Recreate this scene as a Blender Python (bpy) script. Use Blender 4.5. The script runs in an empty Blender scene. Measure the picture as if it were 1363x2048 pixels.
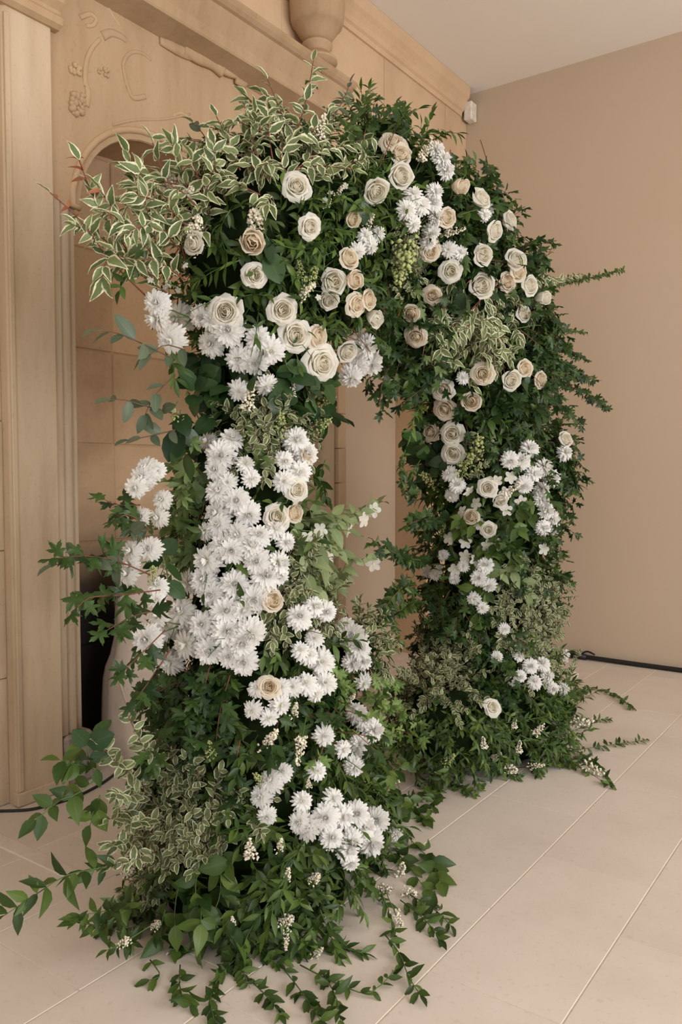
import bpy, bmesh, math, random
import numpy as np
from mathutils import Vector, Matrix

# ------------------------------------------------------------------ camera, world, light, exposure
scene = bpy.context.scene
C = scene.collection
H = 1.2                                   # camera height
FPX, YAW, PITCH = 1620.0, math.radians(35.52), math.radians(-2.82)
cy_, sy_ = math.cos(YAW), math.sin(YAW)
FWD = np.array([-sy_*math.cos(PITCH), cy_*math.cos(PITCH), math.sin(PITCH)])
RGT = np.array([cy_, sy_, 0.0])
UPV = np.cross(RGT, FWD)
EYE = np.array([0, 0, H])
cam = bpy.data.objects.new('camera', bpy.data.cameras.new('camera'))
C.objects.link(cam)
cam.data.sensor_fit = 'VERTICAL'; cam.data.sensor_height = 36; cam.data.sensor_width = 24
cam.data.lens = FPX/2048*36
cam.data.clip_start = 0.02
cam.matrix_world = Matrix(((RGT[0], UPV[0], -FWD[0], 0), (RGT[1], UPV[1], -FWD[1], 0), (RGT[2], UPV[2], -FWD[2], H), (0, 0, 0, 1)))
scene.camera = cam

wld = bpy.data.worlds.new('world'); scene.world = wld; wld.use_nodes = True
wld.node_tree.nodes['Background'].inputs[0].default_value = (1.0, 0.97, 0.94, 1)
wld.node_tree.nodes['Background'].inputs[1].default_value = 0.20

def area(name, loc, target, sx, sy, power, col):
    l = bpy.data.lights.new(name, 'AREA'); l.shape = 'RECTANGLE'; l.size = sx; l.size_y = sy; l.energy = power; l.color = col
    o = bpy.data.objects.new(name, l); C.objects.link(o); o.location = loc
    o.rotation_euler = (Vector(target)-Vector(loc)).to_track_quat('-Z', 'Z').to_euler()
    return o
# daylight through the tall windows of the side facing the fireplace and of the side behind the camera
area('window_light', (3.6, 2.6, 1.75), (-2, 2.6, 1.5), 1.5, 2.7, 156, (1, 0.98, 0.96))
area('window_light', (3.6, -0.4, 1.75), (-2, 0.6, 1.5), 1.5, 2.7, 98, (1, 0.98, 0.96))
area('window_light', (0.3, -2.6, 1.9), (-1.0, 3, 1.4), 1.8, 2.7, 50, (1, 0.98, 0.96))
scene.view_settings.view_transform = 'Standard'
scene.view_settings.look = 'None'
scene.view_settings.exposure = 0.0
scene.view_settings.gamma = 1.0
scene.view_settings.use_curve_mapping = False

# ------------------------------------------------------------------ photo measurement helpers (pixel -> point on a real surface)
def ray(px, py):
    d = FWD + RGT*((px-681.5)/FPX) - UPV*((py-1024)/FPX)
    return d
def on_plane(px, py, ax, val):
    d = ray(px, py); t = (val-EYE[ax])/d[ax]
    return EYE + d*t
def on_floor(px, py, z=0.0): return on_plane(px, py, 2, z)
def to_px(p):
    v = np.asarray(p)-EYE; z = v@FWD
    return np.array([681.5+FPX*(v@RGT)/z, 1024-FPX*(v@UPV)/z]), z
def unit(v):
    v = np.asarray(v, float); return v/max(np.linalg.norm(v), 1e-9)
rng = np.random.RandomState(11)
random.seed(5)

# ------------------------------------------------------------------ materials
def new_mat(name):
    m = bpy.data.materials.new(name); m.use_nodes = True
    nt = m.node_tree; b = nt.nodes['Principled BSDF']
    return m, nt, b
def N(nt, t, **kw):
    n = nt.nodes.new(t)
    for k, v in kw.items(): setattr(n, k, v)
    return n
def ramp(nt, stops):
    r = N(nt, 'ShaderNodeValToRGB'); e = r.color_ramp.elements
    while len(e) < len(stops): e.new(0.5)
    for i, (p, c) in enumerate(stops):
        e[i].position = p; e[i].color = (*c, 1)
    return r
def mat_stone(name, c1, c2, c3, scale=3.0, rough=0.85, bump=0.25, rnd=0.12, streak=False, soot=None, spots=0.3):
    m, nt, b = new_mat(name); L = nt.links.new
    tc = N(nt, 'ShaderNodeTexCoord'); geo = N(nt, 'ShaderNodeNewGeometry')
    mp = N(nt, 'ShaderNodeMapping'); L(geo.outputs['Position'], mp.inputs[0])
    if streak: mp.inputs['Scale'].default_value = (1.0, 2.6, 0.35)
    n1 = N(nt, 'ShaderNodeTexNoise'); n1.inputs['Scale'].default_value = scale; n1.inputs['Detail'].default_value = 6; n1.inputs['Roughness'].default_value = 0.62
    L(mp.outputs[0], n1.inputs['Vector'])
    r = ramp(nt, [(0.3, c1), (0.5, c2), (0.72, c3)]); L(n1.outputs['Fac'], r.inputs[0])
    oi = N(nt, 'ShaderNodeObjectInfo')
    mr = N(nt, 'ShaderNodeMapRange'); L(oi.outputs['Random'], mr.inputs[0]); mr.inputs[3].default_value = 1-rnd; mr.inputs[4].default_value = 1+rnd
    mul = N(nt, 'ShaderNodeVectorMath', operation='SCALE'); L(r.outputs[0], mul.inputs[0]); L(mr.outputs[0], mul.inputs['Scale'])
    col = mul.outputs[0]
    n3 = N(nt, 'ShaderNodeTexNoise'); n3.inputs['Scale'].default_value = 60; n3.inputs['Detail'].default_value = 3; L(geo.outputs['Position'], n3.inputs['Vector'])
    sp = ramp(nt, [(0.30, (0.72, 0.68, 0.62)), (0.40, (1, 1, 1))]); L(n3.outputs['Fac'], sp.inputs[0])
    mx = N(nt, 'ShaderNodeMixRGB', blend_type='MULTIPLY'); mx.inputs[0].default_value = spots; L(col, mx.inputs[1]); L(sp.outputs[0], mx.inputs[2])
    col = mx.outputs[0]
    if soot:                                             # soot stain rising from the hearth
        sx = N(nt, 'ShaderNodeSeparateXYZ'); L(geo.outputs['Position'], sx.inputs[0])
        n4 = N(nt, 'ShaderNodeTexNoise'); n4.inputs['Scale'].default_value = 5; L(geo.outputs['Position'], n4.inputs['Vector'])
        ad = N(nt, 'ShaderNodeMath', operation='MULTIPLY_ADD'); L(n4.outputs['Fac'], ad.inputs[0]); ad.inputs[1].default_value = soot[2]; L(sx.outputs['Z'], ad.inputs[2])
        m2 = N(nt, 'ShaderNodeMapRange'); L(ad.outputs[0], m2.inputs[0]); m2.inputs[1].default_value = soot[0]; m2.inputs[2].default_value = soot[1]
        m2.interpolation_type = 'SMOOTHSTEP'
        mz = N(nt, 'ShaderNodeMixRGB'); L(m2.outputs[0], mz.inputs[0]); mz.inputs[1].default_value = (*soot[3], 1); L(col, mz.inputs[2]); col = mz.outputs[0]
    L(col, b.inputs['Base Color'])
    b.inputs['Roughness'].default_value = rough
    bp = N(nt, 'ShaderNodeBump'); bp.inputs['Strength'].default_value = bump; bp.inputs['Distance'].default_value = 0.01
    n2 = N(nt, 'ShaderNodeTexNoise'); n2.inputs['Scale'].default_value = 35; n2.inputs['Detail'].default_value = 5; L(geo.outputs['Position'], n2.inputs['Vector'])
    L(n2.outputs['Fac'], bp.inputs['Height']); L(bp.outputs[0], b.inputs['Normal'])
    return m
M = {}
M['stone'] = mat_stone('carved_limestone', (0.42, 0.275, 0.155), (0.50, 0.34, 0.20), (0.55, 0.385, 0.24), 2.6, streak=True)
M['ashlar'] = mat_stone('ashlar_limestone', (0.50, 0.34, 0.21), (0.58, 0.41, 0.26), (0.62, 0.45, 0.30), 2.0, rnd=0.07)
M['pilaster'] = mat_stone('pilaster_limestone', (0.45, 0.33, 0.21), (0.57, 0.43, 0.29), (0.63, 0.49, 0.35), 3.2, streak=True, rnd=0.03)
M['joint'] = mat_stone('lime_mortar', (0.40, 0.28, 0.17), (0.45, 0.32, 0.2), (0.5, 0.36, 0.23), 4)
M['jamb'] = mat_stone('sooted_limestone', (0.42, 0.31, 0.20), (0.52, 0.40, 0.28), (0.58, 0.46, 0.33), 6, streak=True, rnd=0.03, soot=(0.28, 0.55, 0.35, (0.16, 0.085, 0.03)))
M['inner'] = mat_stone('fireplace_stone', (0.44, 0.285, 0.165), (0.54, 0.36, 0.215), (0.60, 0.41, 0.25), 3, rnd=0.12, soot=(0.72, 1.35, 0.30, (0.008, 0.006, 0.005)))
M['plinth'] = mat_stone('weathered_stone', (0.16, 0.125, 0.11), (0.34, 0.27, 0.23), (0.50, 0.40, 0.33), 14, rnd=0.03, bump=0.8)
M['floor'] = mat_stone('limestone_tile', (0.63, 0.545, 0.47), (0.68, 0.60, 0.525), (0.72, 0.64, 0.57), 2.2, rough=0.5, bump=0.05, rnd=0.035)
M['grout'] = mat_stone('pale_grout', (0.57, 0.485, 0.415), (0.62, 0.54, 0.465), (0.66, 0.585, 0.51), 5)
M['plaster'] = mat_stone('wall_plaster', (0.51, 0.395, 0.285), (0.525, 0.408, 0.297), (0.54, 0.421, 0.31), 0.7, rough=0.8, bump=0.03, rnd=0.0, spots=0.0)
M['ceiling'] = mat_stone('ceiling_plaster', (0.80, 0.75, 0.69), (0.82, 0.77, 0.71), (0.84, 0.79, 0.73), 0.7, rough=0.9, bump=0.02, rnd=0.0, spots=0.0)
M['linen'] = mat_stone('pale_cover_cloth', (0.56, 0.45, 0.36), (0.62, 0.51, 0.42), (0.66, 0.55, 0.46), 3, rnd=0.0, bump=0.1)
def mat_plain(name, col, rough=0.6, spec=0.4):
    m, nt, b = new_mat(name); L = nt.links.new; b.inputs['Specular IOR Level'].default_value = spec
    geo = N(nt, 'ShaderNodeNewGeometry'); n1 = N(nt, 'ShaderNodeTexNoise'); n1.inputs['Scale'].default_value = 40; L(geo.outputs['Position'], n1.inputs['Vector'])
    r = ramp(nt, [(0.3, tuple(c*0.85 for c in col)), (0.7, tuple(min(c*1.12, 1) for c in col))]); L(n1.outputs['Fac'], r.inputs[0])
    L(r.outputs[0], b.inputs['Base Color']); b.inputs['Roughness'].default_value = rough
    return m
M['black'] = mat_plain('black_rubber', (0.012, 0.011, 0.011), 0.5)
M['whiteplastic'] = mat_plain('white_plastic', (0.72, 0.66, 0.58), 0.4)
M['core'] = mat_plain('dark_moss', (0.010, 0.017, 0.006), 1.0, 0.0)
M['wood'] = mat_plain('frame_steel', (0.05, 0.05, 0.045), 0.6)
M['stem_green'] = mat_plain('green_stem', (0.075, 0.13, 0.035), 0.6)
M['stem_red'] = mat_plain('red_brown_stem', (0.16, 0.05, 0.03), 0.6)
M['stem_brown'] = mat_plain('brown_twig', (0.10, 0.06, 0.035), 0.7)
def mat_leaf(name, dark, light, edge=None, back=1.35, rough=0.42, trans=0.22, vein=0.0):
    """green leaf blade; attribute 'tint' varies masses, Object Random varies single leaves; 'rim' runs 0 midrib to 1 margin"""
    m, nt, b = new_mat(name); L = nt.links.new
    at = N(nt, 'ShaderNodeAttribute', attribute_name='tint'); oi = N(nt, 'ShaderNodeObjectInfo')
    ad = N(nt, 'ShaderNodeMath', operation='ADD'); L(at.outputs['Fac'], ad.inputs[0]); L(oi.outputs['Random'], ad.inputs[1])
    fr = N(nt, 'ShaderNodeMath', operation='FRACT'); L(ad.outputs[0], fr.inputs[0])
    mid = tuple((a*0.55+c*0.45) for a, c in zip(dark, light))
    r = ramp(nt, [(0.0, dark), (0.55, mid), (1.0, light)]); L(fr.outputs[0], r.inputs[0])
    col = r.outputs[0]
    rim = N(nt, 'ShaderNodeAttribute', attribute_name='rim')
    geo = N(nt, 'ShaderNodeNewGeometry')
    if edge:
        no = N(nt, 'ShaderNodeTexNoise'); no.inputs['Scale'].default_value = 120; no.inputs['Detail'].default_value = 2; L(geo.outputs['Position'], no.inputs['Vector'])
        a2 = N(nt, 'ShaderNodeMath', operation='MULTIPLY_ADD'); L(no.outputs['Fac'], a2.inputs[0]); a2.inputs[1].default_value = 0.55; L(rim.outputs['Fac'], a2.inputs[2])
        ss = N(nt, 'ShaderNodeMapRange'); L(a2.outputs[0], ss.inputs[0]); ss.inputs[1].default_value = 0.90; ss.inputs[2].default_value = 1.0
        mx = N(nt, 'ShaderNodeMixRGB'); L(ss.outputs[0], mx.inputs[0]); L(col, mx.inputs[1]); mx.inputs[2].default_value = (*edge, 1); col = mx.outputs[0]
    else:
        vr = N(nt, 'ShaderNodeMapRange'); L(rim.outputs['Fac'], vr.inputs[0]); vr.inputs[1].default_value = 0.0; vr.inputs[2].default_value = 0.12; vr.inputs[3].default_value = 1.35; vr.inputs[4].default_value = 1.0
        vs = N(nt, 'ShaderNodeVectorMath', operation='SCALE'); L(col, vs.inputs[0]); L(vr.outputs[0], vs.inputs['Scale']); col = vs.outputs[0]
    bs = N(nt, 'ShaderNodeVectorMath', operation='SCALE'); L(col, bs.inputs[0])
    br = N(nt, 'ShaderNodeMapRange'); L(geo.outputs['Backfacing'], br.inputs[0]); br.inputs[3].default_value = 1.0; br.inputs[4].default_value = back
    L(br.outputs[0], bs.inputs['Scale']); col = bs.outputs[0]
    L(col, b.inputs['Base Color']); b.inputs['Roughness'].default_value = rough
    b.inputs['Specular IOR Level'].default_value = 0.35
    tr = N(nt, 'ShaderNodeBsdfTranslucent'); L(col, tr.inputs[0])
    ms = N(nt, 'ShaderNodeMixShader'); ms.inputs[0].default_value = trans
    out = nt.nodes['Material Output']; L(b.outputs[0], ms.inputs[1]); L(tr.outputs[0], ms.inputs[2]); L(ms.outputs[0], out.inputs[0])
    return m
M['privet'] = mat_leaf('privet_leaf', (0.022, 0.048, 0.011), (0.098, 0.158, 0.030))
M['nandina'] = mat_leaf('jasmine_leaf', (0.024, 0.056, 0.011), (0.110, 0.180, 0.034))
M['maple'] = mat_leaf('maple_leaf', (0.014, 0.038, 0.011), (0.056, 0.108, 0.024), back=1.5)
M['maplelight'] = mat_leaf('pale_maple_leaf', (0.11, 0.19, 0.045), (0.22, 0.32, 0.09))
M['oak'] = mat_leaf('ninebark_leaf', (0.075, 0.125, 0.035), (0.20, 0.27, 0.10))
M['broad'] = mat_leaf('broad_leaf', (0.026, 0.062, 0.012), (0.115, 0.175, 0.035), back=1.4)
M['roseleaf'] = mat_leaf('rose_leaf', (0.012, 0.036, 0.011), (0.042, 0.090, 0.022), rough=0.36)
M['grey'] = mat_leaf('oleaster_leaf', (0.055, 0.085, 0.045), (0.13, 0.165, 0.105), back=2.6)
M['palegreen'] = mat_leaf('mock_orange_leaf', (0.14, 0.19, 0.075), (0.29, 0.35, 0.17), back=1.2)
M['dogwood'] = mat_leaf('variegated_dogwood_leaf', (0.085, 0.125, 0.045), (0.23, 0.29, 0.12), edge=(0.74, 0.72, 0.50), back=1.15)
M['pitto'] = mat_leaf('variegated_pittosporum_leaf', (0.075, 0.105, 0.040), (0.19, 0.23, 0.10), edge=(0.52, 0.51, 0.33), back=1.15)
M['redleaf'] = mat_leaf('red_young_leaf', (0.17, 0.05, 0.025), (0.26, 0.11, 0.05))
def mat_petal(name, c_in, c_out, trans=0.25, lo=0.0, hi=1.0):
    m, nt, b = new_mat(name); L = nt.links.new
    rim = N(nt, 'ShaderNodeAttribute', attribute_name='rim')
    r = ramp(nt, [(lo, c_in), (hi, c_out)]); L(rim.outputs['Fac'], r.inputs[0])
    L(r.outputs[0], b.inputs['Base Color']); b.inputs['Roughness'].default_value = 0.6; b.inputs['Specular IOR Level'].default_value = 0.2
    tr = N(nt, 'ShaderNodeBsdfTranslucent'); L(r.outputs[0], tr.inputs[0])
    ms = N(nt, 'ShaderNodeMixShader'); ms.inputs[0].default_value = trans
    L(b.outputs[0], ms.inputs[1]); L(tr.outputs[0], ms.inputs[2]); L(ms.outputs[0], nt.nodes['Material Output'].inputs[0])
    return m
M['rose'] = mat_petal('rose_petal', (0.90, 0.85, 0.70), (0.91, 0.885, 0.82), trans=0.5)
M['rosecream'] = mat_petal('cream_rose_petal', (0.86, 0.73, 0.54), (0.89, 0.82, 0.70), trans=0.5)
M['heart'] = mat_petal('rose_heart', (0.91, 0.80, 0.58), (0.92, 0.86, 0.72), trans=0.5)
M['mum'] = mat_petal('chrysanthemum_petal', (0.82, 0.83, 0.70), (0.92, 0.91, 0.89), trans=0.45, lo=0.0, hi=0.3)
M['mumcentre'] = mat_plain('chrysanthemum_centre', (0.62, 0.62, 0.30), 0.7)
M['floret'] = mat_plain('cream_floret', (0.76, 0.70, 0.56), 0.7)
M['floretgreen'] = mat_plain('green_floret_bud', (0.36, 0.40, 0.16), 0.7)
M['calyx'] = mat_plain('green_calyx', (0.06, 0.12, 0.03), 0.6)

# ------------------------------------------------------------------ object helpers
def tag(o, label=None, cat=None, group=None, kind=None):
    if label: o['label'] = label
    if cat: o['category'] = cat
    if group: o['group'] = group
    if kind: o['kind'] = kind
    return o
def empty(name, loc=(0, 0, 0)):
    o = bpy.data.objects.new(name, None); C.objects.link(o); o.location = loc; o.empty_display_size = 0.03
    return o
def link(name, mesh, parent=None, mat=None, world=None):
    """link a mesh as an object; world = its Matrix in world space"""
    o = bpy.data.objects.new(name, mesh); C.objects.link(o)
    if mat is not None and not mesh.materials: mesh.materials.append(mat)
    if parent is not None: o.parent = parent
    if world is not None: o.matrix_basis = world
    return o
def pydata(name, v, f, mat=None, smooth=False, attrs=None):
    me = bpy.data.meshes.new(name)
    me.from_pydata([tuple(p) for p in v], [], [tuple(q) for q in f]); me.update()
    if mat is not None: me.materials.append(mat)
    if smooth: me.polygons.foreach_set('use_smooth', np.ones(len(me.polygons), bool))
    for k, a in (attrs or {}).items():
        at = me.attributes.new(k, 'FLOAT', 'POINT'); at.data.foreach_set('value', np.asarray(a, np.float32))
    return me
def box_mesh(name, lo, hi, mat, bevel=0.004):
    bm = bmesh.new(); bmesh.ops.create_cube(bm, size=1)
    lo, hi = Vector(lo), Vector(hi)
    for v in bm.verts: v.co = Vector(((v.co[i]+0.5)*(hi[i]-lo[i])+lo[i]) for i in range(3))
    if bevel: bmesh.ops.bevel(bm, geom=list(bm.edges), offset=bevel, segments=1, affect='EDGES')
    me = bpy.data.meshes.new(name); bm.to_mesh(me); bm.free(); me.materials.append(mat)
    return me
def box(name, lo, hi, mat, parent=None, bevel=0.004): return link(name, box_mesh(name, lo, hi, mat, bevel), parent)
def extrude_y(name, prof, y0, y1, mat, parent=None, smooth=False):
    """closed profile of (x, z) points pulled along y"""
    n = len(prof)
    v = [(x, y0, z) for x, z in prof]+[(x, y1, z) for x, z in prof]
    f = [(i, (i+1) % n, n+(i+1) % n, n+i) for i in range(n)]+[tuple(range(n))[::-1], tuple(range(n, 2*n))]
    me = pydata(name, v, f, mat); bm = bmesh.new(); bm.from_mesh(me); bmesh.ops.recalc_face_normals(bm, faces=bm.faces); bm.to_mesh(me); bm.free()
    return link(name, me, parent)
def extrude_z(name, prof, z0, z1, mat, parent=None):
    """closed profile of (x, y) points pulled along z"""
    n = len(prof)
    v = [(x, y, z0) for x, y in prof]+[(x, y, z1) for x, y in prof]
    f = [(i, (i+1) % n, n+(i+1) % n, n+i) for i in range(n)]+[tuple(range(n))[::-1], tuple(range(n, 2*n))]
    me = pydata(name, v, f, mat); bm = bmesh.new(); bm.from_mesh(me); bmesh.ops.recalc_face_normals(bm, faces=bm.faces); bm.to_mesh(me); bm.free()
    return link(name, me, parent)
def tube_arrays(pts, r0, r1=None, k=5):
    pts = [np.asarray(p, float) for p in pts]; n = len(pts); r1 = r0 if r1 is None else r1
    v, f = [], []
    for i, p in enumerate(pts):
        t = unit(pts[min(i+1, n-1)]-pts[max(i-1, 0)])
        a = unit(np.cross(t, [0.31, 0.2, 0.93] if abs(t[2]) < 0.9 else [1, 0, 0])); b = np.cross(t, a)
        r = r0+(r1-r0)*i/max(n-1, 1)
        for j in range(k):
            w = 2*math.pi*j/k; v.append(p+r*(math.cos(w)*a+math.sin(w)*b))
    for i in range(n-1):
        for j in range(k): f.append((i*k+j, i*k+(j+1) % k, (i+1)*k+(j+1) % k, (i+1)*k+j))
    f.append(tuple(range(k))[::-1]); f.append(tuple(range((n-1)*k, n*k)))
    return v, f
def tube(name, pts, r0, r1, mat, parent=None, k=5, smooth=True):
    v, f = tube_arrays(pts, r0, r1, k); return link(name, pydata(name, v, f, mat, smooth), parent)
def catmull(p, n=8):
    p = [np.asarray(q, float) for q in p]; out = []
    for i in range(len(p)-1):
        a, b, c, d = p[max(i-1, 0)], p[i], p[i+1], p[min(i+2, len(p)-1)]
        for j in range(n):
            t = j/n; out.append(0.5*((2*b)+(c-a)*t+(2*a-5*b+4*c-d)*t*t+(3*b-a-3*c+d)*t**3))
    return out+[p[-1]]
def lathe(name, prof, mat, parent=None, k=28, loc=(0, 0, 0), wob=None):
    v, f = [], []
    for i, (r, z) in enumerate(prof):
        for j in range(k):
            w = 2*math.pi*j/k; rr = r*(wob(w, z) if wob else 1)
            v.append((loc[0]+rr*math.cos(w), loc[1]+rr*math.sin(w), loc[2]+z))
    for i in range(len(prof)-1):
        for j in range(k): f.append((i*k+j, i*k+(j+1) % k, (i+1)*k+(j+1) % k, (i+1)*k+j))
    f.append(tuple(range(k))[::-1]); f.append(tuple(range((len(prof)-1)*k, len(prof)*k)))
    return link(name, pydata(name, v, f, mat, True), parent)

# ------------------------------------------------------------------ the room
XW, YB, ZC = -2.60, 5.12, 3.775              # stone wall, plaster wall, ceiling
R0, R1, RZ = 3.695, 4.60, 2.10               # recess beside the fireplace
O0, O1 = 1.968, 3.50                          # fireplace opening
def struct(o, label, kind='structure'): return tag(o, label, None, None, kind)

fl = box('floor', (-2.95, -3.2, -0.08), (4.2, 5.4, -0.0015), M['grout'], None, 0); struct(fl, 'pale limestone tiled floor under the flower arch')
rows = [(-1.92, -1.551, 1.85), (-1.551, -1.268, 2.10), (-1.268, -0.928, 2.733), (-0.928, -0.60, 2.385), (-0.60, -0.27, 2.08), (-0.27, 0.07, 2.5), (0.07, 0.41, 2.2), (0.41, 0.75, 2.6), (-2.24, -1.92, 1.62)]
for x0, x1, yj in rows:
    step = 0.72
    y = yj-4*step
    while y < YB:
        a, b = max(y, -0.3), min(y+step, YB-0.01)
        if b-a > 0.05: box('tile', (x0+0.002, a+0.002, -0.03), (x1-0.002, b-0.002, 0), M['floor'], fl, 0.0008)
        y += step
# hearth paving between the outermost tile row and the stone wall
for a, b, x0, x1 in ((-0.3, 1.43, -2.66, -2.24), (1.487, 2.3, -2.66, -2.257), (1.487, 2.3, -2.257, -2.24), (2.3, 3.1, -2.66, -2.24), (3.1, 3.9, -2.66, -2.24), (3.9, YB-0.01, -2.66, -2.24)):
    if x1-x0 > 0.05: box('tile', (x0+0.002, a+0.002, -0.03), (x1-0.002, b-0.002, 0), M['floor'], fl, 0.002)
box('border_strip', (-2.66, 1.432, -0.03), (-2.0, 1.485, 0.003), M['grout'], fl, 0.002)

cl = box('ceiling', (-2.95, -3.2, ZC), (4.2, 5.4, ZC+0.1), M['ceiling'], None, 0); struct(cl, 'smooth off-white plaster ceiling')
wb = box('wall_back', (-2.95, YB, -0.05), (4.2, YB+0.15, ZC), M['plaster'], None, 0); struct(wb, 'plain beige plaster wall behind the far leg of the arch')
# stone wall: mortar backing in pieces round the opening and the recess, ashlar blocks proud of it
def wall_piece(lo, hi, parent=None, name='wall_left'):
    return box(name, lo, hi, M['joint'], parent, 0)
XJ = XW-0.03
wl = wall_piece((-2.95, -3.2, -0.05), (XJ-0.03, 1.66, ZC)); struct(wl, 'honey coloured stone wall carrying the fireplace')
wall_piece((-2.95, 1.66, 2.62), (XJ-0.005, R0, ZC), wl, 'wall_panel')
wall_piece((-2.95, O1, -0.05), (XJ-0.005, R0-0.003, 2.62), wl, 'wall_panel')
wall_piece((-2.95, R0, RZ+0.003), (XJ-0.005, YB, ZC), wl, 'wall_panel')
wall_piece((-2.95, R1+0.003, -0.05), (XJ-0.005, YB, RZ), wl, 'wall_panel')
box('recess_back', (-2.95, R0, -0.05), (-2.84, R1, RZ), M['plaster'], wl, 0)
def blocks(y0, y1, z0, z1, ch, bl, x0, x1, mat, parent, off=0.0, name='stone_block'):
    z, i = z0, 0
    while z < z1-0.02:
        zt = min(z+ch, z1) if z1-(z+ch) > 0.08 else z1
        y = y0-((i % 2)*0.5+off)*bl
        while y < y1-0.01:
            a, b = max(y, y0), min(y+bl, y1)
            if b-a > 0.03: box(name, (x0, a+0.0015, z+0.0015), (x1+random.uniform(-0.002, 0.002), b-0.0015, zt-0.0015), mat, parent, 0.003)
            y += bl
        z = zt; i += 1
blocks(3.56, YB, 2.66, 3.62, 0.32, 0.74, XJ-0.02, XW, M['ashlar'], wl, 0.3)
blocks(O1+0.12, R0, 0, 2.66, 0.19, 0.6, -2.9, XW, M['ashlar'], wl)
blocks(R0, YB, RZ, 2.66, 0.28, 0.74, -2.9, XW, M['ashlar'], wl)
blocks(R1, YB, 0, RZ, 0.62, 0.6, -2.9, XW, M['stone'], wl)
blocks(0.6, 1.65, 0, 3.5, 0.46, 0.9, XJ-0.06, XJ-0.02, M['pilaster'], wl)
blocks(1.0, 3.56, 3.2, 3.62, 0.32, 0.74, XJ-0.02, XW, M['ashlar'], wl, 0.1)
box('stone_block', (-2.9, 1.85, 3.03), (XJ, 3.56, 3.19), M['ashlar'], wl, 0)
# cornice under the ceiling
tr = extrude_y('trim_1', [(XJ, 3.60), (XW+0.012, 3.60), (XW+0.016, 3.625), (XW+0.03, 3.635), (XW+0.032, 3.665), (XW+0.05, 3.69), (XW+0.07, 3.71), (XW+0.075, 3.773), (XJ, 3.773)], 1.0, 5.03, M['ashlar'])
struct(tr, 'stone cornice moulding where the stone wall meets the ceiling')
sens = empty('sensor_box', (XW+0.055, 5.06, 3.63)); tag(sens, 'small white plastic box tucked in the corner under the ceiling', 'sensor')
link('housing', box_mesh('housing', (-0.028, -0.03, -0.06), (0.028, 0.05, 0.06), M['whiteplastic'], 0.005), sens)
link('wall_plate', box_mesh('wall_plate', (-0.035, -0.02, -0.05), (-0.0285, 0.045, 0.05), M['whiteplastic'], 0.002), sens)

# ------------------------------------------------------------------ the fireplace
fp = empty('fireplace', (XW, 2.75, 0)); FP = Matrix.Translation((-XW, -2.75, 0))
tag(fp, 'carved honey limestone fireplace with pilaster, rounded opening and moulded mantel', 'fireplace')
def fpart(o, name_parent=None):
    o.parent = name_parent or fp
    if name_parent is None: o.matrix_basis = FP @ o.matrix_basis
    return o
pz = 2.80
pil = fpart(extrude_z('pilaster', [(XJ-0.08, 1.648), (XW-0.012, 1.648), (XW, 1.66), (XW, 1.836), (XW-0.01, 1.846), (XJ-0.08, 1.846)], 0.002, pz, M['pilaster']))
for nm, lo, hi in (('edge_fillet', (XW-0.004, 1.652, 0.05), (XW+0.007, 1.672, 2.78)), ('plinth', (XW-0.02, 1.640, 0.002), (XW+0.016, 1.852, 0.05))):
    fpart(box(nm, lo, hi, M['pilaster'], None, 0.003), pil)
fpart(extrude_y('capital', [(XJ-0.08, pz), (XW+0.012, pz), (XW+0.03, pz+0.012), (XW+0.036, pz+0.035), (XW+0.022, pz+0.05), (XW+0.022, pz+0.062), (XW+0.045, pz+0.085), (XW+0.05, pz+0.21), (XJ-0.08, pz+0.21)], 1.62, 1.868, M['stone']), pil)
# jamb: stepped mouldings between the pilaster and the opening, on a weathered plinth
jm = [(-2.9, 1.846), (XW-0.012, 1.846), (XW-0.012, 1.872), (XW-0.026, 1.877)]
for i in range(7):
    a = math.pi*i/6; jm.append((XW-0.034+0.014*math.sin(a), 1.877+0.024*(1-math.cos(a))))
jm += [(XW-0.04, 1.927), (XW-0.055, 1.934)]
for i in range(7):
    a = math.pi*i/6; jm.append((XW-0.056+0.012*math.sin(a), 1.936+0.014*(1-math.cos(a))))
jm += [(XW-0.064, O0+0.002), (-2.9, O0+0.002)]
fpart(extrude_z('jamb', jm, 0.2, 2.2, M['jamb']))
fpart(box('jamb_plinth', (-2.88, 1.848, 0.002), (XW+0.004, O0+0.012, 0.198), M['plinth'], None, 0.012))
fpart(box('jamb', (-2.9, O1-0.006, 0.0), (XW-0.02, O1+0.12, 2.2), M['jamb'], None, 0.012))
# frieze: flat field with a rounded-corner opening cut from it, roll mouldings follow the opening
ZL, CR = 2.555, 0.36
arc = [(O0, 2.2)]
for i in range(11):
    a = math.pi*i/20; arc.append((O0+CR-CR*math.cos(a), 2.2+(ZL-2.2)*math.sin(a)))
for i in range(11):
    a = math.pi/2-math.pi*i/20; arc.append((O1-CR+CR*math.cos(a), 2.2+(ZL-2.2)*math.sin(a)))
top = [(y, 3.015) for y, z in arc]
top[0] = (1.846, 3.015); top[-1] = (O1+0.12, 3.015)
XF = XW-0.02
low = [(1.846, 2.2)]+arc+[(O1+0.12, 2.2)]
topl = [(1.846, 3.015)]+[(y, 3.015) for y, z in arc]+[(O1+0.12, 3.015)]
v, f = [], []
for (y, z), (yt, zt) in zip(low, topl): v += [(XF, y, z), (XF, yt, zt), (-2.9, y, z), (-2.9, yt, zt)]
for i in range(len(low)-1):
    a, b = 4*i, 4*i+4
    f += [(a, b, b+1, a+1), (a, a+2, b+2, b)]
f.append((0, 1, 3, 2))
frieze = fpart(link('frieze', pydata('frieze', v, f, M['stone'])))
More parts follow.
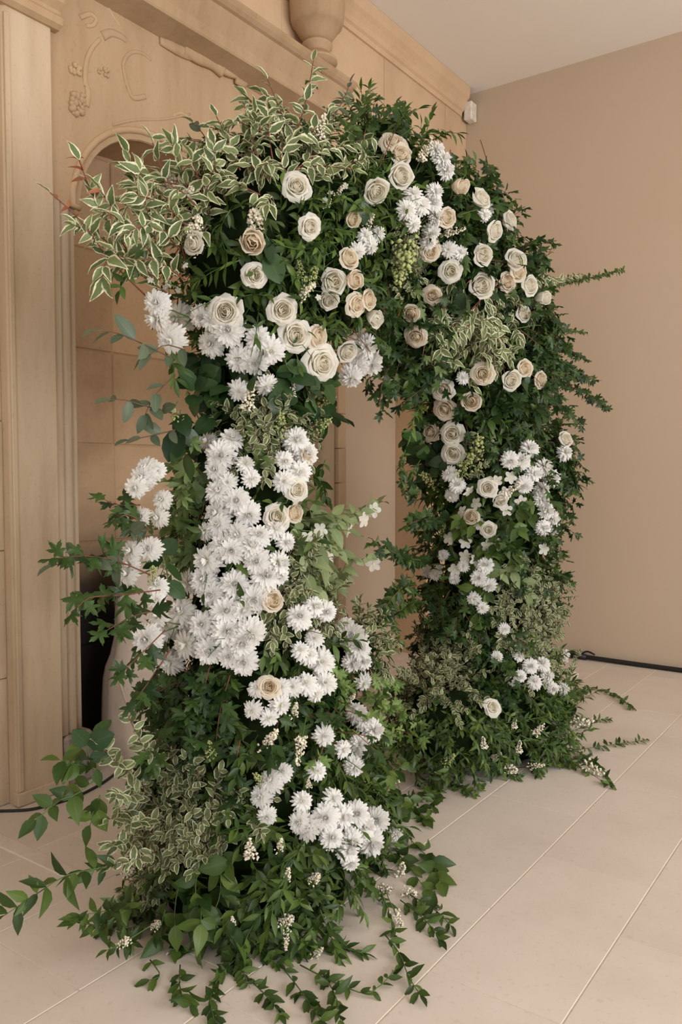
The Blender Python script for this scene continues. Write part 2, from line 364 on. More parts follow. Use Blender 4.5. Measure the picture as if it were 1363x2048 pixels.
for off, r, dx in ((0.035, 0.014, 0.0), (0.006, 0.010, -0.01)):
    c = np.array([2.73, 2.0])
    pts = [np.array([XF+dx, y+(off*-unit([y-2.73, (z-1.9)*1.6])[0]*-1 if 0 else 0)+0, z]) for y, z in arc]
    nrm = []
    for i, (y, z) in enumerate(arc):
        y0, z0 = arc[max(i-1, 0)]; y1, z1 = arc[min(i+1, len(arc)-1)]
        t = unit([y1-y0, z1-z0]); nrm.append((-t[1], t[0]))
    fpart(tube('roll_moulding', [np.array([XF+dx, y+off*n[0], z+off*n[1]]) for (y, z), n in zip(arc, nrm)], r, r, M['stone'], None, 8), None)
# carving on the frieze
def fz(px, py, x=XF): return on_plane(px, py, 0, x)
def relief(name, pix, r0, r1, lift=0.0):
    pts = catmull([fz(a, b) for a, b in pix], 6)
    vv, ff = tube_arrays(pts, r0*1.35, r1*1.35, 8)
    vv = [np.array([XF+(p[0]-XF)*0.5+lift*0.8, p[1], p[2]]) for p in vv]
    o = link(name, pydata(name, vv, ff, M['stone'], True)); o.parent = frieze; return o
relief('carved_scroll', [(200, 78), (184, 96), (173, 122), (170, 160), (176, 185), (172, 212)], 0.006, 0.011)
relief('carved_scroll', [(205, 72), (222, 66), (243, 74), (252, 82)], 0.014, 0.008)
relief('carved_scroll', [(302, 120), (285, 107), (262, 105), (247, 125), (250, 155), (258, 182), (268, 196), (290, 193)], 0.005, 0.009)
relief('carved_scroll', [(160, 35), (180, 28), (192, 38), (186, 50), (172, 52)], 0.008, 0.006)
relief('carved_ribbon', [(214, 8), (225, 30), (240, 52)], 0.004, 0.004)
relief('carved_ribbon', [(225, 250), (270, 240), (330, 238), (380, 228)], 0.005, 0.004)
relief('carved_roll', [(318, 82), (340, 92), (362, 100), (385, 104)], 0.012, 0.034, 0.006)
relief('carved_roll', [(362, 92), (390, 108), (420, 118), (440, 132)], 0.03, 0.044, 0.014)
relief('carved_roll', [(425, 122), (450, 134), (474, 141)], 0.036, 0.036, 0.02)
ring = relief('carved_roll', [(474, 128), (486, 136), (490, 150), (482, 168), (466, 160)], 0.013, 0.016, 0.02)
def blob_cluster(name, px, py, w, h, n, r):
    bm = bmesh.new()
    for i in range(n):
        p = fz(px+random.uniform(-w, w), py+random.uniform(-h, h)); s = r*random.uniform(0.5, 1.1)
        bmesh.ops.create_icosphere(bm, subdivisions=1, radius=s, matrix=Matrix.Translation((XF+s*0.15, p[1], p[2])))
    for fc in bm.faces: fc.smooth = True
    me = bpy.data.meshes.new(name); bm.to_mesh(me); bm.free(); me.materials.append(M['stone'])
    o = link(name, me); o.parent = frieze; tag(o, kind='stuff'); return o
blob_cluster('carved_foliage', 155, 208, 14, 20, 34, 0.014)
blob_cluster('carved_foliage', 148, 138, 12, 12, 14, 0.012)
blob_cluster('carved_foliage', 212, 145, 16, 8, 12, 0.010)
relief('carved_ribbon', [(345, 232), (362, 226), (380, 238), (392, 250)], 0.006, 0.005)
# mantel shelf, moulded
mp = [(XJ, 3.0), (XW+0.03, 3.01), (XW+0.105, 3.022), (XW+0.11, 3.03), (XW+0.112, 3.072), (XW+0.10, 3.08), (XW+0.105, 3.09), (XW+0.135, 3.15), (XW+0.14, 3.165), (XW+0.155, 3.17), (XW+0.17, 3.182), (XW+0.18, 3.195), (XW+0.175, 3.21), (XJ, 3.22)]
mp_ = [(XJ, 2.90), (XW+0.06, 2.935), (XW+0.10, 2.955), (XW+0.125, 2.965), (XW+0.128, 3.005), (XW+0.118, 3.012), (XW+0.128, 3.022), (XW+0.15, 3.048), (XW+0.155, 3.066), (XW+0.165, 3.07), (XW+0.185, 3.092), (XW+0.195, 3.115), (XW+0.19, 3.130), (XJ, 3.145)]
fpart(extrude_y('mantel_shelf', mp, 1.9, 3.54, M['stone']))
# inside of the opening
XI = -2.89
box_in = fpart(box('fireback', (-2.95, 1.97, 0), (XI-0.006, O1+0.1, 2.56), M['inner'], None, 0))
z = 0.0
for ch in (0.46, 0.44, 0.42, 0.40, 0.42, 0.40):
    y = 1.97-0.2*(1 if int(z*10) % 2 else 0)
    while y < O1:
        a, b = max(y, 1.97), min(y+0.56, O1+0.05)
        if b-a > 0.04:
            o = box('fireback_stone', (XI-0.02, a+0.002, z+0.002), (XI+random.uniform(-.003, .004), b-0.002, z+ch-0.002), M['inner'], None, 0.005); fpart(o, box_in)
            o.matrix_basis = Matrix.Identity(4)
        y += 0.56
    z += ch
for o in list(box_in.children): pass

# stone urn on the mantel
up = on_plane(634, 60, 0, XW+0.115)
urn = empty('stone_urn', (XW+0.115, up[1], 3.2185)); tag(urn, 'bulbous stone urn standing on the mantel shelf', 'urn')
lathe('foot', [(0.10, 0.0), (0.10, 0.012), (0.082, 0.02), (0.064, 0.045)], M['stone'], urn)
lathe('neck', [(0.060, 0.046), (0.058, 0.06), (0.074, 0.075), (0.076, 0.088), (0.066, 0.098)], M['stone'], urn)
lathe('bowl', [(0.067, 0.099), (0.078, 0.118), (0.098, 0.145), (0.114, 0.172), (0.124, 0.177), (0.131, 0.20), (0.138, 0.27), (0.134, 0.40), (0.12, 0.46), (0.09, 0.50)], M['stone'], urn)

# pale cover bulging out of the fireplace
cp = on_plane(318, 1450, 0, -2.70)
cov = empty('draped_cover', (-2.70, cp[1], 0.0)); tag(cov, 'pale draped cover flaring at its base in the dark fireplace opening', 'cover')
def cw(w, z): return 1+0.03*math.sin(5*w+3*z)+0.018*math.sin(11*w)
lathe('cloth', [(0.27, 0.002), (0.272, 0.12), (0.27, 0.25), (0.266, 0.33), (0.255, 0.38), (0.232, 0.43), (0.215, 0.50), (0.21, 0.62), (0.20, 0.76), (0.15, 0.83), (0.05, 0.85)], M['linen'], cov, 44, (0, 0, 0), cw)
sp = [np.array([0.272*math.cos(w)*s, 0.272*math.sin(w)*s, z]) for w, z, s in ((-1.5, 0.42, 0.84), (-1.3, 0.36, 0.95), (-1.12, 0.28, 1.0), (-0.95, 0.18, 1.01), (-0.8, 0.05, 1.01))]
tube('fold', catmull(sp, 5), 0.006, 0.010, M['linen'], cov, 6)
cov.scale = (0.6, 1.0, 1.0)

# cables
def cable(pix, r, lab, extra=None):
    pts = [on_floor(a, b, r) for a, b in pix]
    if extra: pts = pts+extra
    o = empty('power_cable', tuple(pts[0])); tag(o, lab, 'cable')
    pp = catmull([p-pts[0] for p in pts], 6)
    tube('sheath', pp, r, r, M['black'], o, 8)
    return o, pts
c1, cpts = cable([(-40, 1623), (0, 1622), (50, 1620), (80, 1615), (120, 1604), (160, 1590), (205, 1566), (240, 1540)], 0.0052, 'thin black cable on the hearth at the foot of the pilaster')
p0 = on_floor(1130, 1326, 0.0); 
c2 = empty('power_cable', (-1.9, 5.10, 0)); tag(c2, 'thick black cable lying along the foot of the plaster wall', 'cable')
cps = [(-1.95, 5.07, 0.02), (-1.72, 5.078, 0.02), (-1.4, 5.085, 0.016), (-1.0, 5.088, 0.015), (-0.5, 5.09, 0.015), (0.3, 5.09, 0.015)]
tube('sheath', catmull([np.array(p)-np.array([-1.9, 5.10, 0]) for p in cps], 8), 0.0145, 0.0145, M['black'], c2, 8)
tube('connector', [np.array([0.05, -0.022, 0.02]), np.array([0.13, -0.026, 0.022]), np.array([0.2, -0.024, 0.02])], 0.021, 0.018, M['black'], c2, 8)
tube('connector_tail', catmull([np.array([0.16, -0.02, 0.03]), np.array([0.2, -0.012, 0.055]), np.array([0.25, -0.014, 0.04])], 4), 0.006, 0.006, M['black'], c2, 6)

# ------------------------------------------------------------------ the body of the arch: overlapping balls along its two legs and bow
XA = -1.50
BL = [(515, 1790, 225), (505, 1640, 205), (510, 1500, 178), (505, 1370, 158), (498, 1240, 148), (495, 1110, 132), (500, 980, 116), (508, 850, 100), (520, 730, 108),
      (500, 610, 120), (470, 480, 140), (520, 390, 130), (610, 400, 130), (620, 560, 130), (700, 470, 130), (700, 580, 100), (790, 400, 125), (760, 310, 75), (840, 490, 120), (890, 420, 95),
      (940, 540, 110), (880, 620, 100), (980, 640, 105), (930, 720, 105), (1000, 740, 90), (960, 830, 105), (965, 930, 105), (975, 1030, 108), (980, 1130, 112), (975, 1230, 118), (970, 1330, 130),
      (970, 1430, 150), (985, 1480, 150), (880, 1440, 95), (1080, 1450, 95), (820, 690, 65), (790, 620, 55), (1060, 920, 75), (1075, 1000, 55), (1060, 1060, 50), (1040, 1190, 75), (700, 1300, 60), (690, 1450, 70), (650, 1640, 120)]
BC, BR = [], []
for px, py, r in BL:
    p = on_plane(px, py, 0, XA); z = (p-EYE)@FWD
    BC.append(p); BR.append(r*z/FPX)
BC = np.array(BC); BR = np.array(BR)
def sdf(p): return float((np.linalg.norm(BC-p, axis=1)-BR).min())
def sdf_s(p):
    d = np.linalg.norm(BC-p, axis=1)-BR; k = 0.05
    return float(-k*np.log(np.exp(-np.clip(d, -1, 1)/k).sum()))
def nrm(p):
    e = 0.01; return unit([sdf_s(p+np.array(a)*e)-sdf_s(p-np.array(a)*e) for a in ((1, 0, 0), (0, 1, 0), (0, 0, 1))])
def hit(px, py, lift=0.0):
    """point and outward normal where the body's surface lies under that spot; beside the body: on the arch's plane"""
    d = unit(ray(px, py)); t = 0.8
    for _ in range(60):
        s = sdf(EYE+d*t)-lift
        if s < 0.003:
            p = EYE+d*t; n = nrm(p)
            return p, n
        t += s
        if t > 6: break
    p = on_plane(px, py, 0, XA+0.02)
    if p[2] < 0.012: p = on_floor(px, py, 0.012)
    n = nrm(p)
    return p, unit(n*0.6-FWD*0.6)
frame = empty('arch_frame', (XA, 2.4, 0)); tag(frame, 'dark frame glimpsed between the leaves and flowers of the tall arch', 'frame')
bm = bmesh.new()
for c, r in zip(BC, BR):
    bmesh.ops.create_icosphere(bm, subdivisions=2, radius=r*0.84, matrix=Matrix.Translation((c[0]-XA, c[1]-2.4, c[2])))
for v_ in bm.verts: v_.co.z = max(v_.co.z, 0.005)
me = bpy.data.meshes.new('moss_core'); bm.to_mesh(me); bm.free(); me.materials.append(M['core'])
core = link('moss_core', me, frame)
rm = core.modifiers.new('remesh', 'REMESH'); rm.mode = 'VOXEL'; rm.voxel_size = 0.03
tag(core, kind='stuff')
for s, yc in ((0, BC[0][1]), (1, BC[32][1])):
    tube('pole', [np.array([0, yc-2.4, 0.0]), np.array([0, yc-2.4, 1.2])], 0.015, 0.015, M['wood'], frame, 8)

# ------------------------------------------------------------------ leaf blades: length 1 along +Y, face up +Z
def blade(width, prof, rows=6, cols=(-1, -0.55, 0, 0.55, 1), fold=0.25, bend=0.25, wave=0.0, twist=0.0, seed=0):
    r = np.random.RandomState(seed); v, rim = [], []
    nv = len(prof)
    for i, (t, w) in enumerate(prof):
        for u in cols:
            a = u*w*width
            z = fold*abs(a)-bend*t*t+wave*math.sin(9*t+seed)*abs(u)*width+r.uniform(-1, 1)*0.006
            v.append((a+twist*t*t, t, z)); rim.append(max(abs(u), 1.0 if i == nv-1 else 0, 0.75 if i == 0 else 0))
    n = len(cols); f = []
    for i in range(nv-1):
        for j in range(n-1): f.append((i*n+j, i*n+j+1, (i+1)*n+j+1, (i+1)*n+j))
    return np.array(v), f, np.array(rim)
OV = [(0, 0.03), (0.12, 0.55), (0.32, 0.97), (0.52, 0.95), (0.75, 0.58), (0.9, 0.25), (1, 0.02)]
LA = [(0, 0.05), (0.2, 0.7), (0.45, 1.0), (0.7, 0.72), (1, 0.03)]
RO = [(0, 0.08), (0.15, 0.75), (0.42, 1.02), (0.7, 0.86), (0.9, 0.42), (1, 0.05)]
C3 = (-1, 0, 1)
def lobed(lobes, seed=0, bend=0.25, teeth=0.10):
    """palmate leaf: lobes = [(angle, length)], fan from the middle"""
    r = np.random.RandomState(seed); out = []
    for i, (a, l) in enumerate(lobes):
        w = 17
        for da, s in ((-w, 0.62), (-w*0.62, 0.78), (-w*0.4, 0.74), (0, 1.0), (w*0.4, 0.74), (w*0.62, 0.78), (w, 0.62)):
            q = math.radians(a+da); out.append((l*s*math.sin(q), l*s*math.cos(q)))
        if i < len(lobes)-1:
            q = math.radians((a+lobes[i+1][0])/2); m = 0.36*min(l, lobes[i+1][1])+0.05
            out.append((m*math.sin(q), m*math.cos(q)))
    v = [(0, 0.36, 0.0)]; rim = [0.0]
    for x, y in out:
        y = y*0.62+0.36; d = math.hypot(x, y-0.36)
        v.append((x*0.62, y, -bend*d*d+0.05*math.sin(6*math.atan2(x, y-0.36)+seed)+r.uniform(-.01, .01))); rim.append(1.0)
    v.append((0, 0.0, 0.02)); rim.append(0.5)
    n = len(out); f = [(0, i+2, i+1) for i in range(n-1)]
    f += [(0, 1, n+1), (0, n+1, n)]
    return np.array(v), f, np.array(rim)
ML = [(-112, 0.62), (-58, 0.9), (0, 1.0), (58, 0.9), (112, 0.62)]
OL = [(-100, 0.72), (-50, 0.85), (0, 1.0), (50, 0.85), (100, 0.72)]
SPEC = {}
def species(key, mat, blades, size, stem, gap, pairs, ang, droop, sr=0.0016):
    ms = []
    for i, (v, f, rim) in enumerate(blades):
        ms.append(pydata(key+'_blade', v, f, M[mat], True, {'rim': rim}))
    SPEC[key] = dict(mat=M[mat], blades=blades, mesh=ms, size=size, stem=M[stem], gap=gap, pairs=pairs, ang=ang, droop=droop, sr=sr)
RED = pydata('red_blade', *blade(0.2, OV, cols=C3, bend=0.6, fold=0.5)[:2], M['redleaf'], True)
species('privet', 'privet', [blade(0.20, LA, cols=C3, seed=i, bend=b, fold=0.4) for i, b in enumerate((0.1, 0.3, 0.45))], 0.050, 'stem_green', 0.020, True, 50, 0.25)
species('nandina', 'nandina', [blade(0.15, LA, cols=C3, seed=i, bend=b, fold=0.3, twist=0.05) for i, b in enumerate((0.1, 0.25, 0.4))], 0.052, 'stem_green', 0.022, True, 45, 0.3)
species('maple', 'maple', [lobed(ML, i, b) for i, b in enumerate((0.15, 0.35, 0.6))], 0.068, 'stem_red', 0.034, True, 60, 0.5)
species('maplelight', 'maplelight', [lobed(ML, i, b) for i, b in enumerate((0.15, 0.3))], 0.058, 'stem_red', 0.034, True, 60, 0.5)
species('oak', 'oak', [lobed(OL, i+5, b) for i, b in enumerate((0.2, 0.5))], 0.085, 'stem_brown', 0.04, False, 55, 0.6)
species('broad', 'broad', [blade(0.30, OV, cols=C3, seed=i, bend=b, fold=0.3, wave=0.05) for i, b in enumerate((0.25, 0.45))], 0.078, 'stem_green', 0.034, True, 55, 0.75)
species('roseleaf', 'roseleaf', [blade(0.36, RO, cols=C3, seed=i, bend=b, fold=0.15, wave=0.04) for i, b in enumerate((0.1, 0.3))], 0.080, 'stem_green', 0.04, True, 60, 0.4)
species('grey', 'grey', [blade(0.25, RO, cols=C3, seed=i, bend=b, fold=0.3) for i, b in enumerate((0.15, 0.35))], 0.052, 'stem_brown', 0.032, False, 60, 0.6)
species('palegreen', 'palegreen', [blade(0.27, OV, cols=C3, seed=i, bend=b, fold=0.25) for i, b in enumerate((0.2, 0.4))], 0.072, 'stem_green', 0.03, True, 50, 0.5)
species('dogwood', 'dogwood', [blade(0.245, OV, seed=i, bend=b, fold=0.3, wave=0.16, twist=tw) for i, (b, tw) in enumerate(((0.1, 0.08), (0.3, -0.1), (0.55, 0.12), (0.4, 0.0)))], 0.054, 'stem_red', 0.026, True, 50, 0.45, 0.0019)
species('pitto', 'pitto', [blade(0.31, RO, seed=i, bend=b, fold=0.2, wave=0.2) for i, b in enumerate((0.1, 0.3, 0.5))], 0.028, 'stem_brown', 0.008, False, 55, 0.2)
species('round', 'roseleaf', [blade(0.42, RO, cols=C3, seed=i, bend=b, fold=0.1, wave=0.03) for i, b in enumerate((0.05, 0.2))], 0.062, 'stem_green', 0.035, False, 60, 0.3)

def basis(y, z):
    """3x3 columns: y axis along the leaf, z towards its face"""
    y = unit(y); x = unit(np.cross(y, z)); z = np.cross(x, y)
    return np.stack([x, y, z], axis=1)
def sprig(p, d, sp, length, r, size=1.0, path=None, face=None, tip=True, start=0.12, dens=1.0):
    """stem points and leaves [(3x3 with scale, origin, blade index)] of one cut sprig growing from p along d"""
    S = SPEC[sp]
    if path is None:
        pts = [np.asarray(p, float)]; d = unit(d); n = max(4, int(length/0.025)); st = length/n
        wob = r.normal(0, 0.10, 3)
        for i in range(n):
            d = unit(d+np.array([0, 0, -1])*S['droop']*0.5*st/0.1+wob*st/0.1*0.6); q = pts[-1]+d*st
            if q[2] < 0.006: q[2] = 0.006; d = unit([d[0], d[1], 0.05])
            pts.append(q)
    else: pts = catmull(path, 5)
    L = np.array([0]+[np.linalg.norm(b-a) for a, b in zip(pts, pts[1:])]).cumsum(); tot = L[-1]
    P = np.array(pts)
    gap = S['gap']*size/dens; s = tot*start; k = 0; leaves = []
    while s < tot:
        i = min(np.searchsorted(L, s, 'right')-1, len(pts)-2); t = unit(P[i+1]-P[i]); q = P[i]+t*(s-L[i])
        nf = unit((face if face is not None else np.array([0.25, -0.2, 0.8]))+r.normal(0, 0.35, 3))
        side = unit(np.cross(t, nf)); up = np.cross(side, t)
        for sg in ((1, -1) if S['pairs'] else (1 if k % 2 else -1,)):
            if r.rand() < 0.12: continue
            a = math.radians(S['ang']+r.normal(0, 20))
            sd = unit(side*math.cos(r.normal(0, 0.6))+up*math.sin(r.normal(0, 0.75)))
            y = unit(t*math.cos(a)+sd*sg*math.sin(a)+np.array([0, 0, -0.35*S['droop']]))
            m = basis(y, unit(nf+r.normal(0, 0.3, 3)))
            sc = S['size']*size*r.uniform(0.72, 1.15)*(0.75+0.25*math.sin(math.pi*min(s/tot, 0.8)))
            o = q
            if q[2]+y[2]*sc < 0.004:
                y = unit([y[0], y[1], (0.006-q[2])/sc]); m = basis(y, [0, 0, 1])
            leaves.append((m*sc, o, r.randint(len(S['blades']))))
        s += gap*r.uniform(0.8, 1.2); k += 1
    if tip:
        t = unit(P[-1]-P[-2]); m = basis(t, unit(np.array([0.2, -0.2, 1])+r.normal(0, .3, 3)))
        leaves.insert(max(0, len(leaves)-6), (m*S['size']*size*0.85, P[-1], r.randint(len(S['blades']))))
    return pts, leaves

FL = []                                       # blooms: point, direction towards the viewer's side, radius
def clear_of_blooms(leaves, r):
    if not FL: return leaves
    P0 = np.array([f[0] for f in FL]); D0 = np.array([f[1] for f in FL]); R0_ = np.array([f[2] for f in FL]); out = []
    for lf in leaves:
        c = lf[1]+lf[0][:, 1]*0.55; v = c-P0; t = (v*D0).sum(1); q = np.linalg.norm(v-D0*t[:, None], axis=1)
        if ((t > -0.03) & (t < 0.3) & (q < R0_)).any() and r.rand() > 0.05: continue
        out.append(lf)
    return out
def spray(name, label, cat, group, sp, pts, leaves, red=0):
    """one cut sprig as a thing: stem and every leaf a part"""
    leaves = clear_of_blooms(leaves, rng); S = SPEC[sp]; base = np.array(pts[0]); e = empty(name, tuple(base)); tag(e, label, cat, group)
    tube('stem', [p-base for p in pts[::2]+([pts[-1]] if len(pts) % 2 == 0 else [])], S['sr']*1.15, S['sr']*0.6, S['stem'], e, 5)
    for li, (m, o, k) in enumerate(leaves):
        if li >= len(leaves)-red: m = m*0.6
        q = Matrix(((*m[0], o[0]-base[0]), (*m[1], o[1]-base[1]), (*m[2], o[2]-base[2]), (0, 0, 0, 1)))
        lo = link('leaf', S['mesh'][k] if li < len(leaves)-red else RED, e, None, q)
        if li >= len(leaves)-red: lo['label'] = 'red young leaf'
    return e
def mass(name, label, sp, stems, leaves, r):
    """thousands of leaves nobody could count, one object"""
    leaves = clear_of_blooms(leaves, r); S = SPEC[sp]; V, F, RI, TI, MI = [], [], [], [], []; off = 0
    for m, o, k in leaves:
        v, f, rim = S['blades'][k]
        V.append(v@m.T+o); F += [tuple(i+off for i in q) for q in f]; RI.append(rim); TI.append(np.full(len(v), r.rand())); off += len(v)
    MI = [0]*len(F)
    for pts in stems:
        v, f = tube_arrays(pts[::3]+[pts[-1]], S['sr'], S['sr']*0.6, 3)
        V.append(np.array(v)); F += [tuple(i+off for i in q) for q in f]; RI.append(np.full(len(v), 0.5)); TI.append(np.zeros(len(v))); off += len(v); MI += [1]*len(f)
    me = pydata(name, np.concatenate(V), F, S['mat'], True, {'rim': np.concatenate(RI), 'tint': np.concatenate(TI)})
    me.materials.append(S['stem']); me.polygons.foreach_set('material_index', np.array(MI, np.int32))
    return tag(link(name, me), label, None, None, 'stuff')

# ------------------------------------------------------------------ flower heads
def rose_petal(r0, rm, r1, h, span, curl, seed, pt=0.05, nu=7, nv=7):
    """cupped petal: radius r0 at the base, rm at the belly, r1 at the rim, rim rolled outwards by curl"""
    r = np.random.RandomState(seed); v, rim = [], []
    for j in range(nv):
        t = j/(nv-1)
        for i in range(nu):
            u = 2*i/(nu-1)-1
            tt = t*(1-0.26*abs(u)**3)+(pt*(1-abs(u)) if j == nv-1 else 0)
            if tt < 0.55: rad = r0+(rm-r0)*math.sin(tt/0.55*math.pi/2)
            else: q = (tt-0.55)/0.45; rad = rm+(r1-rm)*q*q*(3-2*min(q, 1))
            rad += curl*max(0, tt-0.78)**1.3*(1+0.3*r.uniform(-1, 1))
            z = h*(1-(1-min(tt, 1.0))**1.5)-curl*2.0*max(0, tt-0.84)**1.3
            a = u*span/2*(0.30+0.70*min(1, tt*1.6)**0.7)
            rad += 0.0014*math.sin(6*u+seed)*t+0.0018*abs(u)*t
            v.append((rad*math.cos(a), rad*math.sin(a), z)); rim.append(t)
    f = [(j*nu+i, j*nu+i+1, (j+1)*nu+i+1, (j+1)*nu+i) for j in range(nv-1) for i in range(nu-1)]
    return v, f, rim
def rose_heart(R, h, turns, seed):
    """rolled-up innermost petals: a spiral wall that stands highest at its middle"""
    n = int(turns*14); v, rim = [], []
    for i in range(n+1):
        t = i/n; a = turns*2*math.pi*t; rr = R*(0.04+0.96*t); top = h*(1.0-0.10*t)
        wob = 1+0.10*math.sin(2.4*a+seed)
        for k, (q, zz) in enumerate(((0.9, 0.3), (1.05, 0.8), (0.86, 1.0))):
            v.append((rr*q*wob*math.cos(a), rr*q*wob*math.sin(a), top*zz)); rim.append(zz)
    f = [(i*3+k, i*3+k+1, i*3+k+4, i*3+k+3) for i in range(n) for k in range(2)]
    return v, f, rim
def calyx_mesh():
    v = [(0, 0, -0.012)]; f = []
    for i in range(10):
        a = 2*math.pi*i/10; v.append((0.011*math.cos(a), 0.011*math.sin(a), 0.004))
    for i in range(10): f.append((0, 1+(i+1) % 10, 1+i))
    for i in range(5):
        a = 2*math.pi*i/5; b = len(v)
        v += [(0.011*math.cos(a-.3), 0.011*math.sin(a-.3), 0.003), (0.011*math.cos(a+.3), 0.011*math.sin(a+.3), 0.003), (0.024*math.cos(a-.12), 0.024*math.sin(a-.12), 0.006), (0.024*math.cos(a+.12), 0.024*math.sin(a+.12), 0.006), (0.036*math.cos(a), 0.036*math.sin(a), 0.0)]
        f += [(b, b+1, b+3, b+2), (b+2, b+3, b+4)]
    return v, f
CAL = pydata('calyx', *calyx_mesh(), M['calyx'], True)
ST = pydata('stem', *tube_arrays([np.array([0, 0, -0.01]), np.array([0.002, 0, -0.06]), np.array([0.0, 0.003, -0.11])], 0.003, 0.003, 5), M['stem_green'], True)
def rose_kind(mat, layers, hr, hh, turns, seed, centre):
    parts = []
    v, f, rim = rose_heart(hr*0.72, hh+0.001, turns+0.6, seed)
    parts.append(('heart', pydata('rose_heart', v, f, M[centre], True, {'rim': rim}), 0.0, 0.0))
    k = 0
    for (n, r0, rm, r1, h, span, curl, ph) in layers:
        base = [pydata('rose_petal', *(lambda q: (q[0], q[1]))(q_), M[mat], True, {'rim': q_[2]}) for q_ in [rose_petal(r0, rm, r1, h, math.radians(span), curl, seed*17+k+j) for j in range(2)]]
        for i in range(n):
            parts.append(('petal', base[i % 2], ph+360*i/n+random.uniform(-9, 9), random.uniform(-7, 7))); k += 1
    return parts
OPEN = [(3, .003, .0105, .0075, .044, 165, .000, 0), (4, .005, .0155, .0130, .045, 150, .004, 40), (5, .007, .021, .0195, .044, 130, .010, 10), (5, .009, .0265, .027, .042, 120, .018, 46), (5, .010, .032, .036, .037, 112, .034, 8), (6, .010, .038, .047, .029, 100, .050, 40)]
HALF = [(3, .003, .0100, .0070, .048, 165, .0, 0), (4, .005, .0150, .0120, .049, 150, .002, 40), (4, .007, .0205, .0180, .048, 140, .008, 10), (5, .009, .0265, .0260, .045, 122, .018, 46), (4, .010, .032, .036, .040, 118, .040, 8)]
BUD = [(3, .003, .0085, .005, .050, 170, .0, 0), (3, .005, .0125, .009, .051, 165, .002, 40), (4, .006, .0165, .014, .050, 140, .006, 0), (4, .007, .0205, .021, .047, 128, .018, 40)]
ROSES = {('w', 'open'): [rose_kind('rose', OPEN, .013, .044, 2.6, s, 'heart') for s in (1, 2, 3)], ('w', 'half'): [rose_kind('rose', HALF, .011, .047, 2.3, s, 'heart') for s in (4, 5)],
         ('w', 'bud'): [rose_kind('rose', BUD, .008, .047, 1.8, s, 'rose') for s in (6, 7)],
         ('c', 'open'): [rose_kind('rosecream', OPEN, .013, .044, 2.6, s, 'heart') for s in (8, 9)], ('c', 'half'): [rose_kind('rosecream', HALF, .011, .047, 2.3, s, 'heart') for s in (10,)],
         ('c', 'bud'): [rose_kind('rosecream', BUD, .008, .047, 1.8, s, 'rosecream') for s in (12,)]}
def face_dir(px, py, n, tilt):
    """outward direction of a bloom: the surface normal turned towards the viewer's side of the arch, then tipped by tilt"""
    c = -unit(ray(px, py)); d = unit(n*0.55+c*0.75)
    if tilt: d = unit(d+RGT*tilt[0]*0.9+np.array([0, 0, 1])*tilt[1]*0.9)
    return d
def put(e, name, mesh, base, R3, o, sc=1.0):
    m = R3*sc; o = np.asarray(o)-base
    return link(name, mesh, e, None, Matrix(((*m[0], o[0]), (*m[1], o[1]), (*m[2], o[2]), (0, 0, 0, 1))))
def rotz(a): c, s = math.cos(a), math.sin(a); return np.array([[c, -s, 0], [s, c, 0], [0, 0, 1]])
def rotx(a): c, s = math.cos(a), math.sin(a); return np.array([[1, 0, 0], [0, c, -s], [0, s, c]])
def rose(px, py, dia, kind, phrase, tilt=None, lift=0.045):
    """a cut rose; dia = its width in the photo, which with its distance gives its real size"""
    p, n = hit(px, py, lift); d = face_dir(px, py, n, tilt); z = (p-EYE)@FWD
    e = empty('rose', tuple(p)); tone = {'w': 'white', 'c': 'cream'}[kind[0]]; form = {'open': 'open', 'half': 'half-open', 'bud': 'tight'}[kind[1]]
    tag(e, f'{form} {tone} rose {phrase}', 'rose', 'roses in the flower arch')
    real = {'open': 0.112, 'half': 0.088, 'bud': 0.056}[kind[1]]
    sc = min(max(dia*z/FPX/real, 0.55), 1.25)
    FL.append((p, unit(EYE-p), dia*z/FPX*0.5))
    ref = RGT if abs(d@RGT) < 0.9 else UPV
    y = unit(np.cross(d, ref)); R3 = np.stack([np.cross(y, d), y, d], axis=1)@rotz(random.uniform(0, 6.28))
    var = random.choice(ROSES[kind]); o = p-d*0.022*sc
    for nm, me, a, b in var: put(e, nm, me, p, R3@rotz(math.radians(a))@(rotx(math.radians(b)) if b else np.eye(3)), o, sc*(random.uniform(0.93, 1.08) if b else 1))
    put(e, 'calyx', CAL, p, R3, o, sc); put(e, 'stem', ST, p, R3, o, 1.0)
    return e
def mum_head(rings, seed):
    r = np.random.RandomState(seed); V, F, RM = [], [], []
    for (n, ln, el, w, z0) in rings:
        for i in range(n):
            a = 2*math.pi*(i+r.uniform(-.3, .3))/n; e = math.radians(el+r.uniform(-9, 9)); L = ln*r.uniform(0.86, 1.12); ww = w*r.uniform(0.85, 1.15)
            rad = np.array([math.cos(a), math.sin(a), 0]); tn = np.array([-math.sin(a), math.cos(a), 0]); up = np.array([0, 0, 1])
            b = len(V)
            for t, wd in ((0.08, 0.45), (0.45, 0.95), (0.78, 1.0), (1.0, 0.30)):
                ee = e+0.35*t*(1 if el > 30 else -0.5)
                c = rad*L*t*math.cos(ee)+up*(L*t*math.sin(ee)+z0)
                cup = 0.22*ww*wd
                for u in (-1, 0, 1): V.append(c+tn*u*ww*wd*0.5+(up*math.cos(ee)-rad*math.sin(ee))*cup*abs(u)); RM.append(t*L/0.05)
            for k in range(3):
                for j in range(2): F.append((b+k*3+j, b+k*3+j+1, b+k*3+j+4, b+k*3+j+3))
    return pydata('chrysanthemum_petals', V, F, M['mum'], True, {'rim': np.clip(np.array(RM), 0, 1)})
